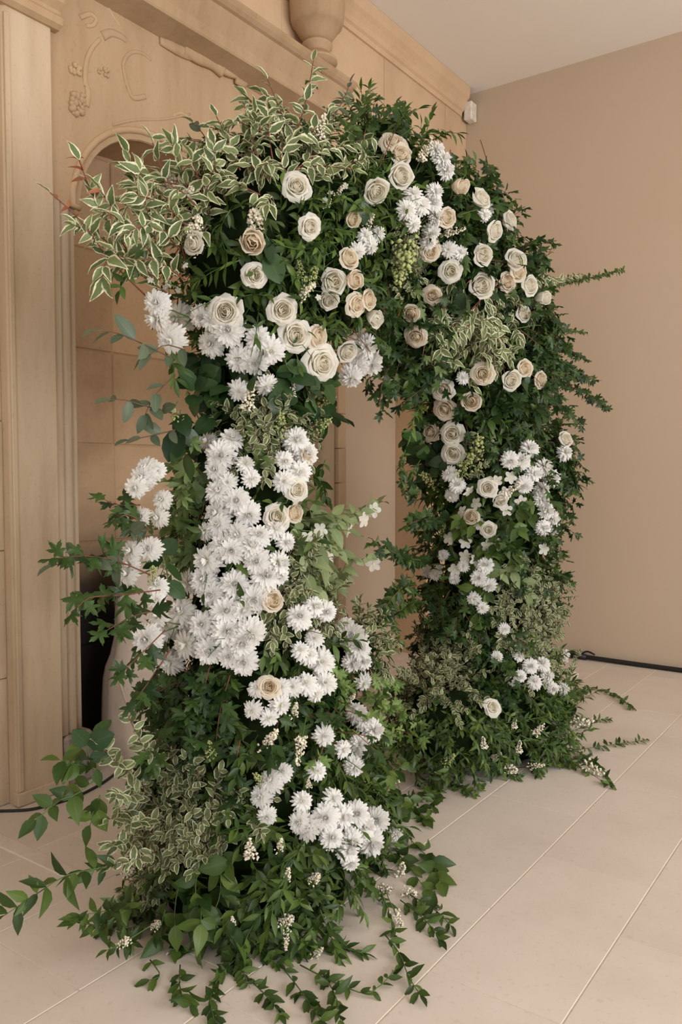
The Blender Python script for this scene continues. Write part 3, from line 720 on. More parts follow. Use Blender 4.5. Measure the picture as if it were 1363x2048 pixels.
RG = [(20, .052, -10, .0130, .000), (20, .051, 4, .0130, .004), (19, .049, 17, .0125, .008), (18, .045, 30, .012, .012), (15, .039, 43, .011, .016), (12, .031, 56, .0095, .020), (9, .022, 68, .008, .024), (6, .014, 82, .007, .027)]
RG2 = [(17, .054, -5, .0135, .000), (17, .051, 8, .013, .004), (15, .045, 21, .012, .008), (12, .035, 36, .010, .011), (9, .022, 55, .007, .013)]
MUMS = [mum_head(RG, s) for s in (1, 2, 3)]; MUMS2 = [mum_head(RG2, s) for s in (4, 5)]
def dome(name, r, h, mat, n=8):
    v = [(0, 0, h)]; f = []
    for q, (rr, zz) in enumerate(((r*0.6, h*0.8), (r, h*0.1))):
        for i in range(n): v.append((rr*math.cos(2*math.pi*i/n), rr*math.sin(2*math.pi*i/n), zz))
    f = [(0, 1+i, 1+(i+1) % n) for i in range(n)]+[(1+i, 1+n+i, 1+n+(i+1) % n, 1+(i+1) % n) for i in range(n)]
    return pydata(name, v, f, mat, True)
DISC = dome('flower_centre', 0.006, 0.036, M['mumcentre']); DISC2 = dome('flower_centre', 0.009, 0.022, M['mumcentre'])
def mums(phrase, heads, dia=80, double=True, group='chrysanthemum sprays in the flower arch'):
    """one chrysanthemum spray: several heads on stems that meet inside the arch; a head is (px, py[, width[, tilt]])"""
    hp = []
    for h_ in heads:
        px, py = h_[0], h_[1]; dd = h_[2] if len(h_) > 2 else dia; tl = h_[3] if len(h_) > 3 else None
        p, n = hit(px, py, 0.035); d = face_dir(px, py, n, tl)
        hp.append((p, d, dd, (p-EYE)@FWD, n))
    base = np.mean([q[0]-q[4]*0.10 for q in hp], axis=0); e = empty('chrysanthemum_spray', tuple(base))
    tag(e, f'white chrysanthemum spray {phrase}', 'chrysanthemum', group)
    for p, d, dd, z, n in hp:
        FL.append((p, unit(EYE-p), dd*z/FPX*0.46)); sc = min(max(dd*0.90*z/FPX/0.104, 0.5), 1.35)
        d = unit(d+rng.normal(0, 0.22, 3)); ref = RGT if abs(d@RGT) < 0.9 else UPV
        y = unit(np.cross(d, ref)); R3 = np.stack([np.cross(y, d), y, d], axis=1)@rotz(random.uniform(0, 6.28))
        hd = put(e, 'flower_head', random.choice(MUMS if double else MUMS2), base, R3, p, sc)
        c = link('flower_centre', DISC if double else DISC2, hd)
        tube('stem', catmull([np.zeros(3), (p-base)*0.5-d*0.02, p-base-d*0.004], 3), 0.0022, 0.0018, M['stem_green'], e, 5)
    return e

# ------------------------------------------------------------------ roses (place in the photo -> point on the arch)
W, CR_ = 'w', 'c'
for a in [
 (593, 373, 58, 'wo', 'just under the variegated crown of the arch', (-.1, .2)), (619, 454, 50, 'wo', 'facing down in dark leaves below the crown', (.25, -.2)), (506, 482, 54, 'cb', 'half hidden under a cream flower panicle', (-.1, -.2)),
 (509, 551, 50, 'wo', 'alone in dark privet on the shoulder', (.15, -.05)), (452, 624, 66, 'wo', 'resting on chrysanthemums at the shoulder, cream centre', (0, .1)), (565, 620, 60, 'wo', 'in the middle of the bow with a peach heart', None),
 (590, 671, 66, 'wo', 'overlapping the peach-hearted rose from below', (.1, .0)), (628, 674, 54, 'ch', 'tucked behind the lower roses of the bow', (.7, -.1)), (641, 727, 74, 'wo', 'the largest and lowest over dark rose leaves', (.1, -.1)),
 (692, 702, 44, 'wh', 'beside the hanging chrysanthemums under the bow', (.2, .1)), (665, 564, 56, 'wh', 'blunt and upright in the pair at mid bow', (-.1, .1)), (703, 561, 40, 'cb', 'slim one in the pair at mid bow', (.2, .1)),
 (711, 609, 50, 'co', 'facing sideways above the inner opening', (.5, 0)), (744, 634, 36, 'wb', 'small bud hanging over the inner opening', (.5, -.3)), (694, 518, 46, 'ch', 'pale one behind leaves above the mid bow pair', (.3, .3)),
 (734, 600, 40, 'ch', 'peeking behind the sideways rose', (.7, .2)), (657, 598, 44, 'wh', 'below the blunt rose of the pair', (-.2, -.3)), (391, 487, 46, 'wh', 'low among dogwood stems on the outer shoulder', (-.4, .1)),
 (702, 437, 34, 'cb', 'small one behind broad leaves at the top', (.1, -.2)), (750, 382, 52, 'wh', 'hanging nose down near the top of the bow', (-.1, -.5)), (787, 288, 56, 'co', 'highest on the arch, opening upwards', (.2, .6)),
 (799, 312, 46, 'ch', 'just under the highest rose', (.3, .3)), (800, 353, 52, 'wh', 'upright egg-shaped one below the top roses', (.1, -.2)), (560, 1376, 2, 'cb', 'skip', None),
 (959, 400, 44, 'wh', 'on the outer curve below trailing tendrils', (.3, .5)), (985, 462, 44, 'wh', 'tipped outwards on the outer curve', (.5, -.2)), (1016, 443, 42, 'wh', 'jutting out most at the upper outer edge', (.7, .3)), (891, 436, 38, 'ch', 'dull cream next to the edge-on chrysanthemums', (.2, .1)),
 (915, 374, 36, 'cb', 'small pinkish one under the top chrysanthemums', (.6, -.2)), (860, 503, 44, 'co', 'with yellow heart beside the greenish seed heads', (.1, 0)), (901, 542, 46, 'wo', 'with pointed petals above the variegated patch', (-.1, .1)),
 (963, 511, 46, 'wh', 'over dark leaves midway along the outer curve', (.1, .2)), (1028, 522, 48, 'wh', 'tall one at the base of the protruding sprig', (.2, .5)), (1033, 544, 42, 'ch', 'behind the tall one at the protruding sprig', (.4, .2)),
 (960, 572, 52, 'wh', 'ringed by variegated leaves', (.0, .1)), (1055, 572, 42, 'wh', 'under the protruding sprig', (.4, .2)), (1081, 596, 36, 'wb', 'outermost under the protruding sprig', (.7, 0)), (1010, 566, 40, 'ch', 'blurred between variegated leaves', (.2, .2)),
 (864, 590, 38, 'co', 'yellowish and flat at the inner edge of the variegated patch', (-.4, .2)), (831, 674, 44, 'co', 'in shade on the underside of the bow', (-.4, -.3)), (822, 626, 36, 'ch', 'shaded one above the underside', (-.5, -.2)), (1044, 628, 34, 'wh', 'peeking out of the lower variegated leaves', (.3, 0)),
 (965, 748, 46, 'co', 'under the variegated patch at the top of the far leg', (0, 0)), (1020, 760, 40, 'wh', 'round one beside the wide one under the patch', (.1, -.1)), (1046, 738, 36, 'ch', 'upper one of the trio on the far shoulder', (.3, .2)), (1077, 760, 36, 'ch', 'outer one of the trio behind leaves', (.5, -.1)),
 (886, 780, 44, 'wo', 'upper of the stacked pair on the far leg', (-.1, .1)), (888, 818, 44, 'co', 'lower of the stacked pair on the far leg', (-.1, 0)), (835, 811, 32, 'ch', 'small and dim near the inner edge of the far leg', (-.4, -.1)), (942, 803, 38, 'ch', 'crossed by a leaf on the far leg', (.0, .1)),
 (859, 864, 40, 'co', 'star-shaped on the inner edge of the far leg', (-.2, .1)), (904, 868, 48, 'wo', 'upper of the big double on the far leg', (0, .1)), (905, 906, 46, 'wo', 'lower of the big double on the far leg', (0, -.1)), (974, 976, 40, 'wo', 'alone in the middle of the far leg', (.1, 0)),
 (976, 1059, 34, 'wo', 'below the middle of the far leg', (.1, 0)), (942, 1033, 32, 'ch', 'behind small flowers below mid far leg', (-.1, .2)), (999, 1000, 32, 'wh', 'under leaves near the large white drift', (.2, -.3)), (984, 1415, 36, 'wo', 'alone at the foot of the far leg', (.1, .1)),
 (1128, 880, 34, 'wh', 'high at the outer edge of the white drift', (.5, .3)),
 (593, 980, 50, 'wo', 'under two chrysanthemums on the inner side of the near leg', (.2, -.1)), (553, 1034, 54, 'wo', 'at the heart of the near leg above the big white drift', (.1, .1)), (586, 1027, 40, 'ch', 'behind the heart rose of the near leg', (.6, 0)),
 (543, 1202, 46, 'ch', 'sunk between the big drift and variegated leaves', (.4, .1)), (538, 1374, 46, 'co', 'sunk under a grass blade low on the near leg', (0, .2)), (612, 912, 34, 'ch', 'peeking out beside the inner chrysanthemum curve', (.6, 0)),
]:
    px, py, dia, k, ph, tl = a
    if ph == 'skip': continue
    rose(px, py, dia*1.08, ({'w': 'w', 'c': 'c'}[k[0]], {'o': 'open', 'h': 'half', 'b': 'bud'}[k[1]]), ph, tl)

# ------------------------------------------------------------------ chrysanthemum sprays
U = (-.3, .4)
mums('at the outer shoulder of the near leg', [(317, 608, 66, (-.5, .3)), (321, 636, 66, (-.4, 0)), (361, 636, 74), (345, 676, 70, (0, -.3))])
mums('round the shoulder rose', [(403, 632, 56, (-.2, .2)), (428, 640, 62), (458, 660, 80, (.1, -.2)), (425, 688, 66, (-.1, -.3))])
mums('starry and loose below the shoulder rose', [(516, 678, 66), (541, 700, 68, (.2, -.1)), (478, 718, 66, (-.2, 0)), (508, 724, 68, (0, -.3))], double=False)
mums('of two single stars hanging under the bow', [(532, 769, 54, (.1, -.2)), (477, 781, 52, (-.1, -.1))], double=False)
mums('seen edge on, hanging into the opening', [(728, 690, 62, (.7, 0)), (740, 724, 62, (.8, -.2)), (714, 732, 56, (.4, -.3)), (700, 752, 56, (.1, -.5))])
mums('pinkish white at the top of the inner curve', [(730, 474, 42, (.1, .2)), (755, 467, 36, (.4, .2)), (714, 502, 40), (740, 492, 34, (.2, -.2))], double=False)
mums('crowning the outer edge near the top', [(868, 303, 46, (.4, .7)), (882, 322, 48, (.6, .4)), (890, 344, 44, (.7, .1))])
mums('in an edge-on chain down the outer curve', [(866, 385, 46, (.5, .4)), (864, 408, 48, (.6, .1)), (868, 436, 46, (.6, 0)), (862, 462, 44, (.5, -.2)), (854, 484, 40, (.2, -.2))])
mums('pinkish and shaded behind the top roses', [(826, 392, 50, (.1, .3)), (812, 420, 48), (842, 412, 48, (.2, 0)), (826, 448, 40, (0, -.4))], double=False)
mums('small and creamy beside the yellow-hearted rose', [(897, 499, 40), (920, 506, 38, (.3, 0))], double=False)
mums('single bloom under the variegated patch', [(925, 756, 32)], double=False)
mums('at the upper outer edge of the far curve', [(975, 418, 34, (.4, .3)), (968, 430, 30, (.1, -.2))], double=False)
mums('near the top of the near leg', [(462, 882, 60, (.2, .4)), (420, 886, 50, (-.3, .3)), (442, 912, 74), (434, 940, 58, (-.1, -.4))])
mums('reaching far out over the fireplace', [(296, 938, 56, (-.6, .4)), (290, 955, 62, (-.8, 0)), (274, 974, 56, (-.7, -.2)), (312, 942, 34, (.3, .5))], 60)
mums('side-on on the outer edge of the near leg', [(327, 1000, 46, (-.7, .1)), (286, 1034, 42, (-.9, .1)), (321, 1036, 44, (-.8, -.1))])
mums('in an inner curve high on the near leg', [(590, 881, 62, (.1, .3)), (608, 910, 66, (.4, 0)), (567, 920, 34)])
mums('over the rose on the inner side of the near leg', [(598, 945, 58, (.2, .1)), (568, 963, 56, (-.2, -.1))], double=False)
mums('small half-opened ones under the variegated tuft', [(491, 930, 40), (502, 957, 34, (.2, -.2)), (456, 964, 30, (-.2, 0))], double=False)
mums('leading down into the big drift', [(438, 987, 64, (-.1, .3)), (475, 1002, 66), (438, 1026, 66, (-.2, 0)), (495, 1026, 66, (.2, 0)), (440, 1052, 60, (0, -.2)), (414, 1064, 46, (-.4, -.1))])
mums('of the inner shoulder of the big drift', [(480, 1068, 60), (519, 1074, 58, (.1, .1)), (548, 1062, 50, (.4, .3)), (570, 1084, 46, (.6, .1))])
mums('at the upper middle of the big drift', [(464, 1100, 70, (0, .1)), (420, 1120, 76, (-.2, .1)), (500, 1098, 60, (.1, .3)), (514, 1122, 70, (.1, 0)), (446, 1092, 62, (-.1, .4))])
mums('at the lower outer corner of the big drift', [(382, 1164, 60, (-.4, 0)), (411, 1162, 72, (-.1, .1)), (425, 1186, 70, (-.1, -.3))])
mums('at the inner lower half of the big drift', [(470, 1168, 72, (0, -.1)), (530, 1154, 76, (.2, 0)), (512, 1196, 76, (.1, -.2)), (552, 1128, 66, (.5, 0)), (484, 1216, 56, (.1, -.4)), (556, 1150, 50, (.6, -.1))])
mums('standing out beside grey leaves by the fireplace', [(268, 1102, 52, (-.6, .3)), (302, 1098, 58, (-.2, .2)), (259, 1152, 52, (-.7, -.2)), (264, 1128, 46, (-.6, 0))])
mums('faded, peeking out under fern tips', [(317, 1172, 44, (-.1, .1)), (312, 1196, 38, (-.2, -.3))], double=False)
mums('at the outer end of the lower band', [(366, 1230, 78, (-.1, .3)), (336, 1254, 76, (-.2, .2)), (297, 1276, 74, (-.5, .1)), (318, 1238, 40, (-.3, .4))])
mums('hanging lowest on the outer side of the lower band', [(347, 1322, 68, (-.2, -.2)), (378, 1286, 72, (-.1, 0))])
mums('at the centre of the lower band', [(405, 1250, 66, (0, .1)), (452, 1224, 76, (0, .2)), (452, 1262, 76), (418, 1300, 72, (0, -.2))])
mums('at the inner end of the lower band', [(500, 1262, 76, (.2, .1)), (482, 1284, 70, (.1, 0)), (460, 1310, 60, (-.1, -.2)), (490, 1322, 68, (.1, -.3))])
mums('on the inner edge below the pale leaves', [(598, 1236, 64, (0, .1)), (625, 1214, 52, (.3, .3)), (650, 1222, 52, (.5, .1))])
mums('loose and starry in the dark gap', [(628, 1278, 46, (0, .3)), (600, 1302, 46, (-.1, 0)), (642, 1322, 66, (.1, .1)), (616, 1310, 50)], double=False)
mums('jutting out into the opening', [(690, 1254, 46, (-.1, .5)), (706, 1274, 66, (.5, .2)), (716, 1300, 60, (.6, 0)), (702, 1324, 50, (.2, -.2)), (724, 1322, 44, (.7, -.1))])
mums('of two stars below the dark gap', [(611, 1368, 56), (650, 1366, 56, (.2, 0)), (586, 1374, 30, (-.2, 0)), (630, 1386, 36, (0, -.3))], double=False)
mums('creamy, round the sunken low rose', [(514, 1378, 40, (-.1, .3)), (562, 1376, 44, (.2, .2)), (560, 1408, 54, (.2, 0)), (538, 1434, 46, (0, -.2)), (506, 1420, 44, (-.3, -.1))], double=False)
mums('single small bloom beneath the jutting spray', [(726, 1363, 44, (.2, -.1))], double=False)
mums('in a chain down the inner edge', [(713, 1428, 54, (.1, .3)), (740, 1460, 62, (.4, .1)), (714, 1492, 54, (.2, 0)), (706, 1530, 52, (.2, -.3)), (728, 1444, 50, (.4, .3))])
mums('of one big star with a bud', [(648, 1471, 52), (685, 1498, 42, (.1, -.1))], double=False)
mums('half open in the low greenery', [(633, 1542, 34), (666, 1597, 50, (.2, 0)), (604, 1603, 50, (-.1, 0))], double=False)
mums('side-on at the middle of the foot', [(566, 1546, 48, (-.2, .5)), (544, 1562, 60, (-.4, .2)), (524, 1590, 56, (-.6, 0)), (534, 1630, 38, (-.1, -.3))])
mums('at the outer end of the low white mound', [(600, 1644, 54, (-.4, .1)), (620, 1656, 70, (-.2, .1)), (650, 1634, 66, (0, .4)), (660, 1674, 60, (0, 0))])
mums('at the inner end of the low white mound', [(682, 1632, 60, (0, .4)), (712, 1628, 64, (.1, .4)), (752, 1640, 62, (.5, .2)), (722, 1654, 66, (.2, .1)), (738, 1680, 72, (.3, -.1))])
mums('hanging from the low white mound', [(700, 1680, 60), (692, 1704, 52, (0, -.2)), (700, 1722, 44, (0, -.5))])
mums('alone at the edge beside floor leaves', [(791, 1668, 34, (.3, 0))], double=False)
mums('high on the far leg under the big double rose', [(900, 948, 40, (-.1, .2)), (914, 970, 40, (.1, .1)), (904, 990, 36, (0, -.2))])
mums('at the inner end of the far white drift', [(1019, 920, 44, (-.1, .1)), (1042, 924, 46), (1057, 899, 46, (.1, .3)), (1047, 968, 44, (0, -.1))])
mums('at the outer end of the far white drift', [(1083, 936, 48, (.3, .2)), (1100, 956, 46, (.6, .1)), (1080, 980, 42, (.4, 0)), (1126, 907, 40, (.7, .1)), (1064, 948, 42, (.2, .1))])
mums('trailing down the outer edge of the far leg', [(1080, 1000, 40, (.4, 0)), (1090, 1022, 42, (.5, 0)), (1101, 1036, 40, (.7, 0)), (1084, 1056, 40, (.3, -.2)), (1103, 1056, 38, (.7, -.2))])
mums('in a trio low on the far leg', [(970, 1132, 42, (.1, .3)), (958, 1156, 42, (-.1, 0)), (978, 1168, 38, (.2, -.2))])
mums('small and frayed across the far leg', [(926, 1132, 30), (886, 1110, 26, (-.3, 0)), (853, 1142, 32, (-.3, 0)), (870, 1150, 28), (908, 1158, 26)], double=False)
mums('side-on below the trio', [(948, 1198, 34, (0, -.4)), (964, 1216, 28, (.1, 0))], double=False)
mums('in a mound on the far foot', [(1060, 1332, 38, (0, .2)), (1084, 1330, 38, (.2, .3)), (1068, 1366, 36, (0, 0)), (1092, 1352, 36, (.3, 0)), (1040, 1352, 30, (-.2, 0)), (1124, 1378, 32, (.5, 0)), (1104, 1376, 30, (.2, -.2))])
mums('in small single blooms round the far foot', [(993, 1314, 26), (1008, 1258, 22), (1037, 1312, 24), (1130, 1308, 24, (.5, .3)), (1028, 1362, 24)], double=False)

# ------------------------------------------------------------------ blossom panicles and small star flowers
def panicle_mesh(seed, n=70, L=0.075, w=0.020, mat='floret', s0=0.0042):
    r = np.random.RandomState(seed); V, F = [], []
    for i in range(n):
        t = r.rand(); a = r.rand()*6.283; q = w*(1-0.75*t)*math.sqrt(r.rand())
        c = np.array([q*math.cos(a), q*math.sin(a), L*t]); s = s0*r.uniform(0.6, 1.2); b = len(V)
        for d in ((1, 0, 0), (-1, 0, 0), (0, 1, 0), (0, -1, 0), (0, 0, 1.0), (0, 0, -1.0)): V.append(c+s*np.array(d)+r.normal(0, s*0.2, 3))
        for f in ((0, 2, 4), (2, 1, 4), (1, 3, 4), (3, 0, 4), (2, 0, 5), (1, 2, 5), (3, 1, 5), (0, 3, 5)): F.append(tuple(b+k for k in f))
    return pydata('florets', V, F, M[mat], True)
PAN = {'cream': [panicle_mesh(s) for s in (1, 2, 3)], 'green': [panicle_mesh(s, 80, 0.075, 0.024, 'floretgreen', 0.0036) for s in (4, 5)], 'dense': [panicle_mesh(s, 110, 0.05, 0.028, 'floret', 0.0045) for s in (6, 7)]}
def panicle(px, py, ln, kind, phrase, ang=90, group='blossom panicles in the flower arch'):
    p, n = hit(px, py, 0.045); z = (p-EYE)@FWD
    a = math.radians(ang); d = unit(RGT*math.cos(a)+UPV*math.sin(a)-FWD*0.7)
    e = empty('blossom_panicle', tuple(p)); tone = {'cream': 'loose cream', 'green': 'greenish budded', 'dense': 'dense cream'}[kind]
    tag(e, f'{tone} blossom panicle {phrase}', 'blossom', group)
    y = unit(np.cross(d, FWD)); R3 = np.stack([np.cross(y, d), y, d], axis=1)
    sc = ln*z/FPX/0.075; o = p-d*0.0375*sc; FL.append((p, unit(EYE-p), ln*z/FPX*0.3))
    put(e, 'florets', random.choice(PAN[kind]), p, R3, o, sc)['kind'] = 'stuff'
    tube('stem', [o-p-d*0.05, o-p, o-p+d*0.06*sc], 0.0016, 0.0008, M['stem_green'], e, 5)
for a in [(508, 428, 62, 'dense', 'above the half hidden rose at the top', 100), (394, 442, 66, 'dense', 'high on the outer shoulder', 60), (342, 358, 60, 'dense', 'among the dogwood facing the pilaster', 80), (382, 378, 36, 'dense', 'small one beside the outer dogwood tuft', 40),
          (440, 622, 30, 'cream', 'at the shoulder rose', 60), (395, 500, 36, 'cream', 'beside the low shoulder rose', 30), (300, 540, 34, 'cream', 'on the outer privet tips', 150), (335, 560, 34, 'cream', 'on the inner privet tips', 90),
          (620, 560, 60, 'green', 'at mid bow beside privet', 60), (610, 585, 46, 'cream', 'over the peach-hearted rose', 40), (498, 800, 70, 'cream', 'below the two hanging stars', 70), (584, 780, 40, 'cream', 'on the outer side of the big rose leaves', 80),
          (645, 800, 60, 'green', 'sticking into the opening under the bow', 0), (640, 850, 60, 'green', 'pale, fanning into the opening', 20), (560, 850, 60, 'green', 'on top of the variegated tuft', 80), (380, 800, 40, 'green', 'in the dark outer leaves', 110), (350, 830, 50, 'green', 'at the outer edge beside oleaster', 130),
          (640, 260, 60, 'cream', 'inside the variegated crown', 70), (850, 300, 50, 'cream', 'next to the crowning chrysanthemums', 60), (680, 380, 30, 'cream', 'small one in the upper bow', 50), (908, 462, 46, 'cream', 'pointing outward below the outer roses', 0),
          (656, 410, 26, 'cream', 'tiny one in the dark bow', 60), (810, 500, 120, 'green', 'large and drooping under the top roses', 270), (800, 540, 90, 'green', 'drooping beneath the large one', 260), (860, 960, 60, 'green', 'on the inner edge of the far leg', 150), (950, 905, 80, 'green', 'beside the big double rose', 80), (930, 930, 60, 'green', 'under the big double rose', 60),
          (330, 1130, 50, 'green', 'fernlike at the outer side', 60), (305, 1150, 46, 'green', 'fernlike under the grey-leaf chrysanthemums', 80), (600, 1500, 60, 'cream', 'in the dark middle of the near leg', 260), (540, 1480, 66, 'cream', 'brownish in the dark middle', 60), (520, 1560, 50, 'green', 'over the side-on chrysanthemums', 120), (420, 1500, 50, 'green', 'in the maple leaves of the near leg', 90),
          (617, 1567, 30, 'cream', 'small one inward of the side-on chrysanthemums', 90), (780, 1560, 40, 'cream', 'thin one reaching to the far leg', 0), (634, 1752, 40, 'dense', 'under the low white mound', 60), (580, 1838, 50, 'dense', 'largest at the near foot', 50), (572, 1880, 36, 'cream', 'just below the largest at the near foot', 270), (800, 1745, 62, 'cream', 'fluffy at the inner side of the near foot', 80),
          (776, 1780, 50, 'dense', 'pinkish at the inner side of the near foot', 30), (826, 1788, 44, 'dense', 'outermost on the inner side of the near foot', 20), (796, 1840, 46, 'cream', 'on the floor edge of the near foot', 300), (574, 1750, 44, 'cream', 'under sprigs at the middle of the near foot', 80), (500, 1700, 66, 'cream', 'slim one at the top of the near foot', 90), (560, 1690, 40, 'cream', 'small one at the top of the near foot', 80),
          (264, 1742, 40, 'dense', 'under the pittosporum on the outer foot', 30), (316, 1846, 34, 'dense', 'in glossy leaves on the outer foot', 60), (240, 1890, 46, 'cream', 'lying on the floor at the outer foot', 200), (335, 1940, 60, 'cream', 'at the front floor edge of the near foot', 250), (575, 1952, 40, 'cream', 'at the front floor edge, small', 60), (500, 1990, 50, 'cream', 'lying on the floor tiles in front', 250), (465, 1842, 30, 'cream', 'tiny one beside hanging leaves', 90), (636, 1905, 40, 'cream', 'low in the front leaves', 60),
          (1028, 1540, 38, 'dense', 'bright pair at the front of the far foot', 0), (1037, 1494, 36, 'cream', 'in the middle of the far foot', 90), (1028, 1447, 30, 'cream', 'upper one in the middle of the far foot', 90), (1076, 1460, 40, 'cream', 'under the far mound', 60), (1156, 1446, 60, 'cream', 'wide one at the outer far foot', 20), (1187, 1496, 50, 'cream', 'hanging at the outer far foot', 270), (1134, 1566, 46, 'dense', 'lying on the tiles by the far foot', 10),
          (1050, 1575, 50, 'cream', 'at the front floor edge of the far foot', 300), (1072, 1532, 34, 'cream', 'above the floor edge of the far foot', 20), (991, 1512, 28, 'cream', 'small one at the inner far foot', 40), (966, 1486, 36, 'cream', 'below the lone foot rose', 100), (898, 1520, 40, 'green', 'in dark leaves of the inner far foot', 60), (1194, 1545, 60, 'cream', 'trailing outermost on the tiles', 330),
          (600, 540, 40, 'green', 'behind the mid bow privet', 100), (740, 440, 40, 'cream', 'among top broad leaves', 60), (590, 1420, 40, 'cream', 'in the gap under two stars', 80), (700, 1400, 40, 'cream', 'beside the light maple leaves', 60), (1020, 980, 50, 'cream', 'inside the far white drift', 40), (885, 1060, 30, 'green', 'inner far leg below leaves', 80)]:
    panicle(*a)
def star_mesh(seed):
    r = np.random.RandomState(seed); V, F = [], []
    for k in range(5):
        a = 2*math.pi*k/5+r.uniform(-.1, .1); c, s = math.cos(a), math.sin(a); b = len(V)
        for t, w, z in ((0.1, .12, 0), (0.55, .36, .08), (0.85, .26, .04), (1.0, .04, -.03)):
            for u in (-1, 0, 1): V.append((t*c-u*w*s, t*s+u*w*c, z+0.06*abs(u)))
        for i in range(3):
            for j in range(2): F.append((b+i*3+j, b+i*3+j+1, b+i*3+j+4, b+i*3+j+3))
    return pydata('star_petals', V, F, M['rose'], True, {'rim': np.ones(len(V))})
STARS = [star_mesh(s) for s in (1, 2, 3)]; SC = dome('flower_eye', 0.16, 0.12, M['mumcentre'], 6)
def star(px, py, dia, label, group, tilt=None):
    p, n = hit(px, py, 0.04); d = unit(face_dir(px, py, n, tilt)+rng.normal(0, .35, 3)); z = (p-EYE)@FWD
    e = empty('star_flower', tuple(p)); tag(e, label, 'flower', group)
    ref = RGT if abs(d@RGT) < 0.9 else UPV; y = unit(np.cross(d, ref)); R3 = np.stack([np.cross(y, d), y, d], axis=1)@rotz(random.uniform(0, 6))
    sc = dia*z/FPX/2
    put(e, 'petals', random.choice(STARS), p, R3, p, sc); put(e, 'flower_eye', SC, p, R3, p, sc)
    tube('stem', [np.zeros(3), -d*0.05], 0.0012, 0.0012, M['stem_green'], e, 4)
for px, py in [(936, 982), (952, 1008), (924, 1024), (898, 1077), (930, 1085), (974, 1091), (999, 1089), (956, 1048), (918, 1056), (1010, 986), (992, 962), (1086, 1098), (908, 1140), (930, 1112), (1040, 1002), (1020, 955), (876, 1140), (950, 1120), (1012, 1020), (1090, 1180)]:
    star(px, py, 28, 'small white star-shaped flower scattered on the middle of the far leg', 'star flowers on the far leg')
for px, py in [(746, 1020), (726, 1040), (700, 1060), (746, 1128), (655, 1118), (640, 1060), (612, 1075)]:
    star(px, py, 34, 'white mock orange blossom on the pale sprigs reaching into the opening', 'mock orange blossoms')
for px, py in [(660, 385), (650, 400), (690, 372), (636, 595), (628, 570), (305, 530), (352, 545), (330, 575), (300, 560), (370, 530), (356, 580), (1130, 1320), (1150, 1350)]:
    star(px, py, 14, 'tiny white privet flower among dark small leaves', 'tiny privet flowers')

# ------------------------------------------------------------------ sprays: every sprig that can be told apart
def pixpath(pix, lift=0.02, x=None):
    """a stem through photo spots, laid over the arch's surface or, beside it, on the arch's plane; (px, py, dx) moves a spot towards the viewer's side by dx"""
    out = []
    for q in pix:
        if x is not None: p = on_plane(q[0], q[1], 0, x+(q[2] if len(q) > 2 else 0))
        else: p = hit(q[0], q[1], lift+(q[2] if len(q) > 2 else 0))[0]
        if p[2] < 0.008: p = on_floor(q[0], q[1], 0.008)
        out.append(p)
    return out
FACE = unit(-FWD*0.75+np.array([0, 0, 0.5]))
def branch(name, sp, pix, phrase, cat, group, size=1.0, dens=1.0, start=0.1, x=None, tip=True, lift=0.03, red=0):
    pts, lv = sprig(None, None, sp, 0, rng, size, path=pixpath(pix, lift, x), face=FACE, tip=tip, start=start, dens=dens)
    return spray(name, phrase, cat, group, sp, pts, lv, red)
def fam(name, sp, cat, group, head, rows, **kw):
    for r_ in rows:
        k = dict(kw); k.update(r_[2] if len(r_) > 2 else {})
        branch(name, sp, r_[0], head+' '+r_[1], cat, group, **k)
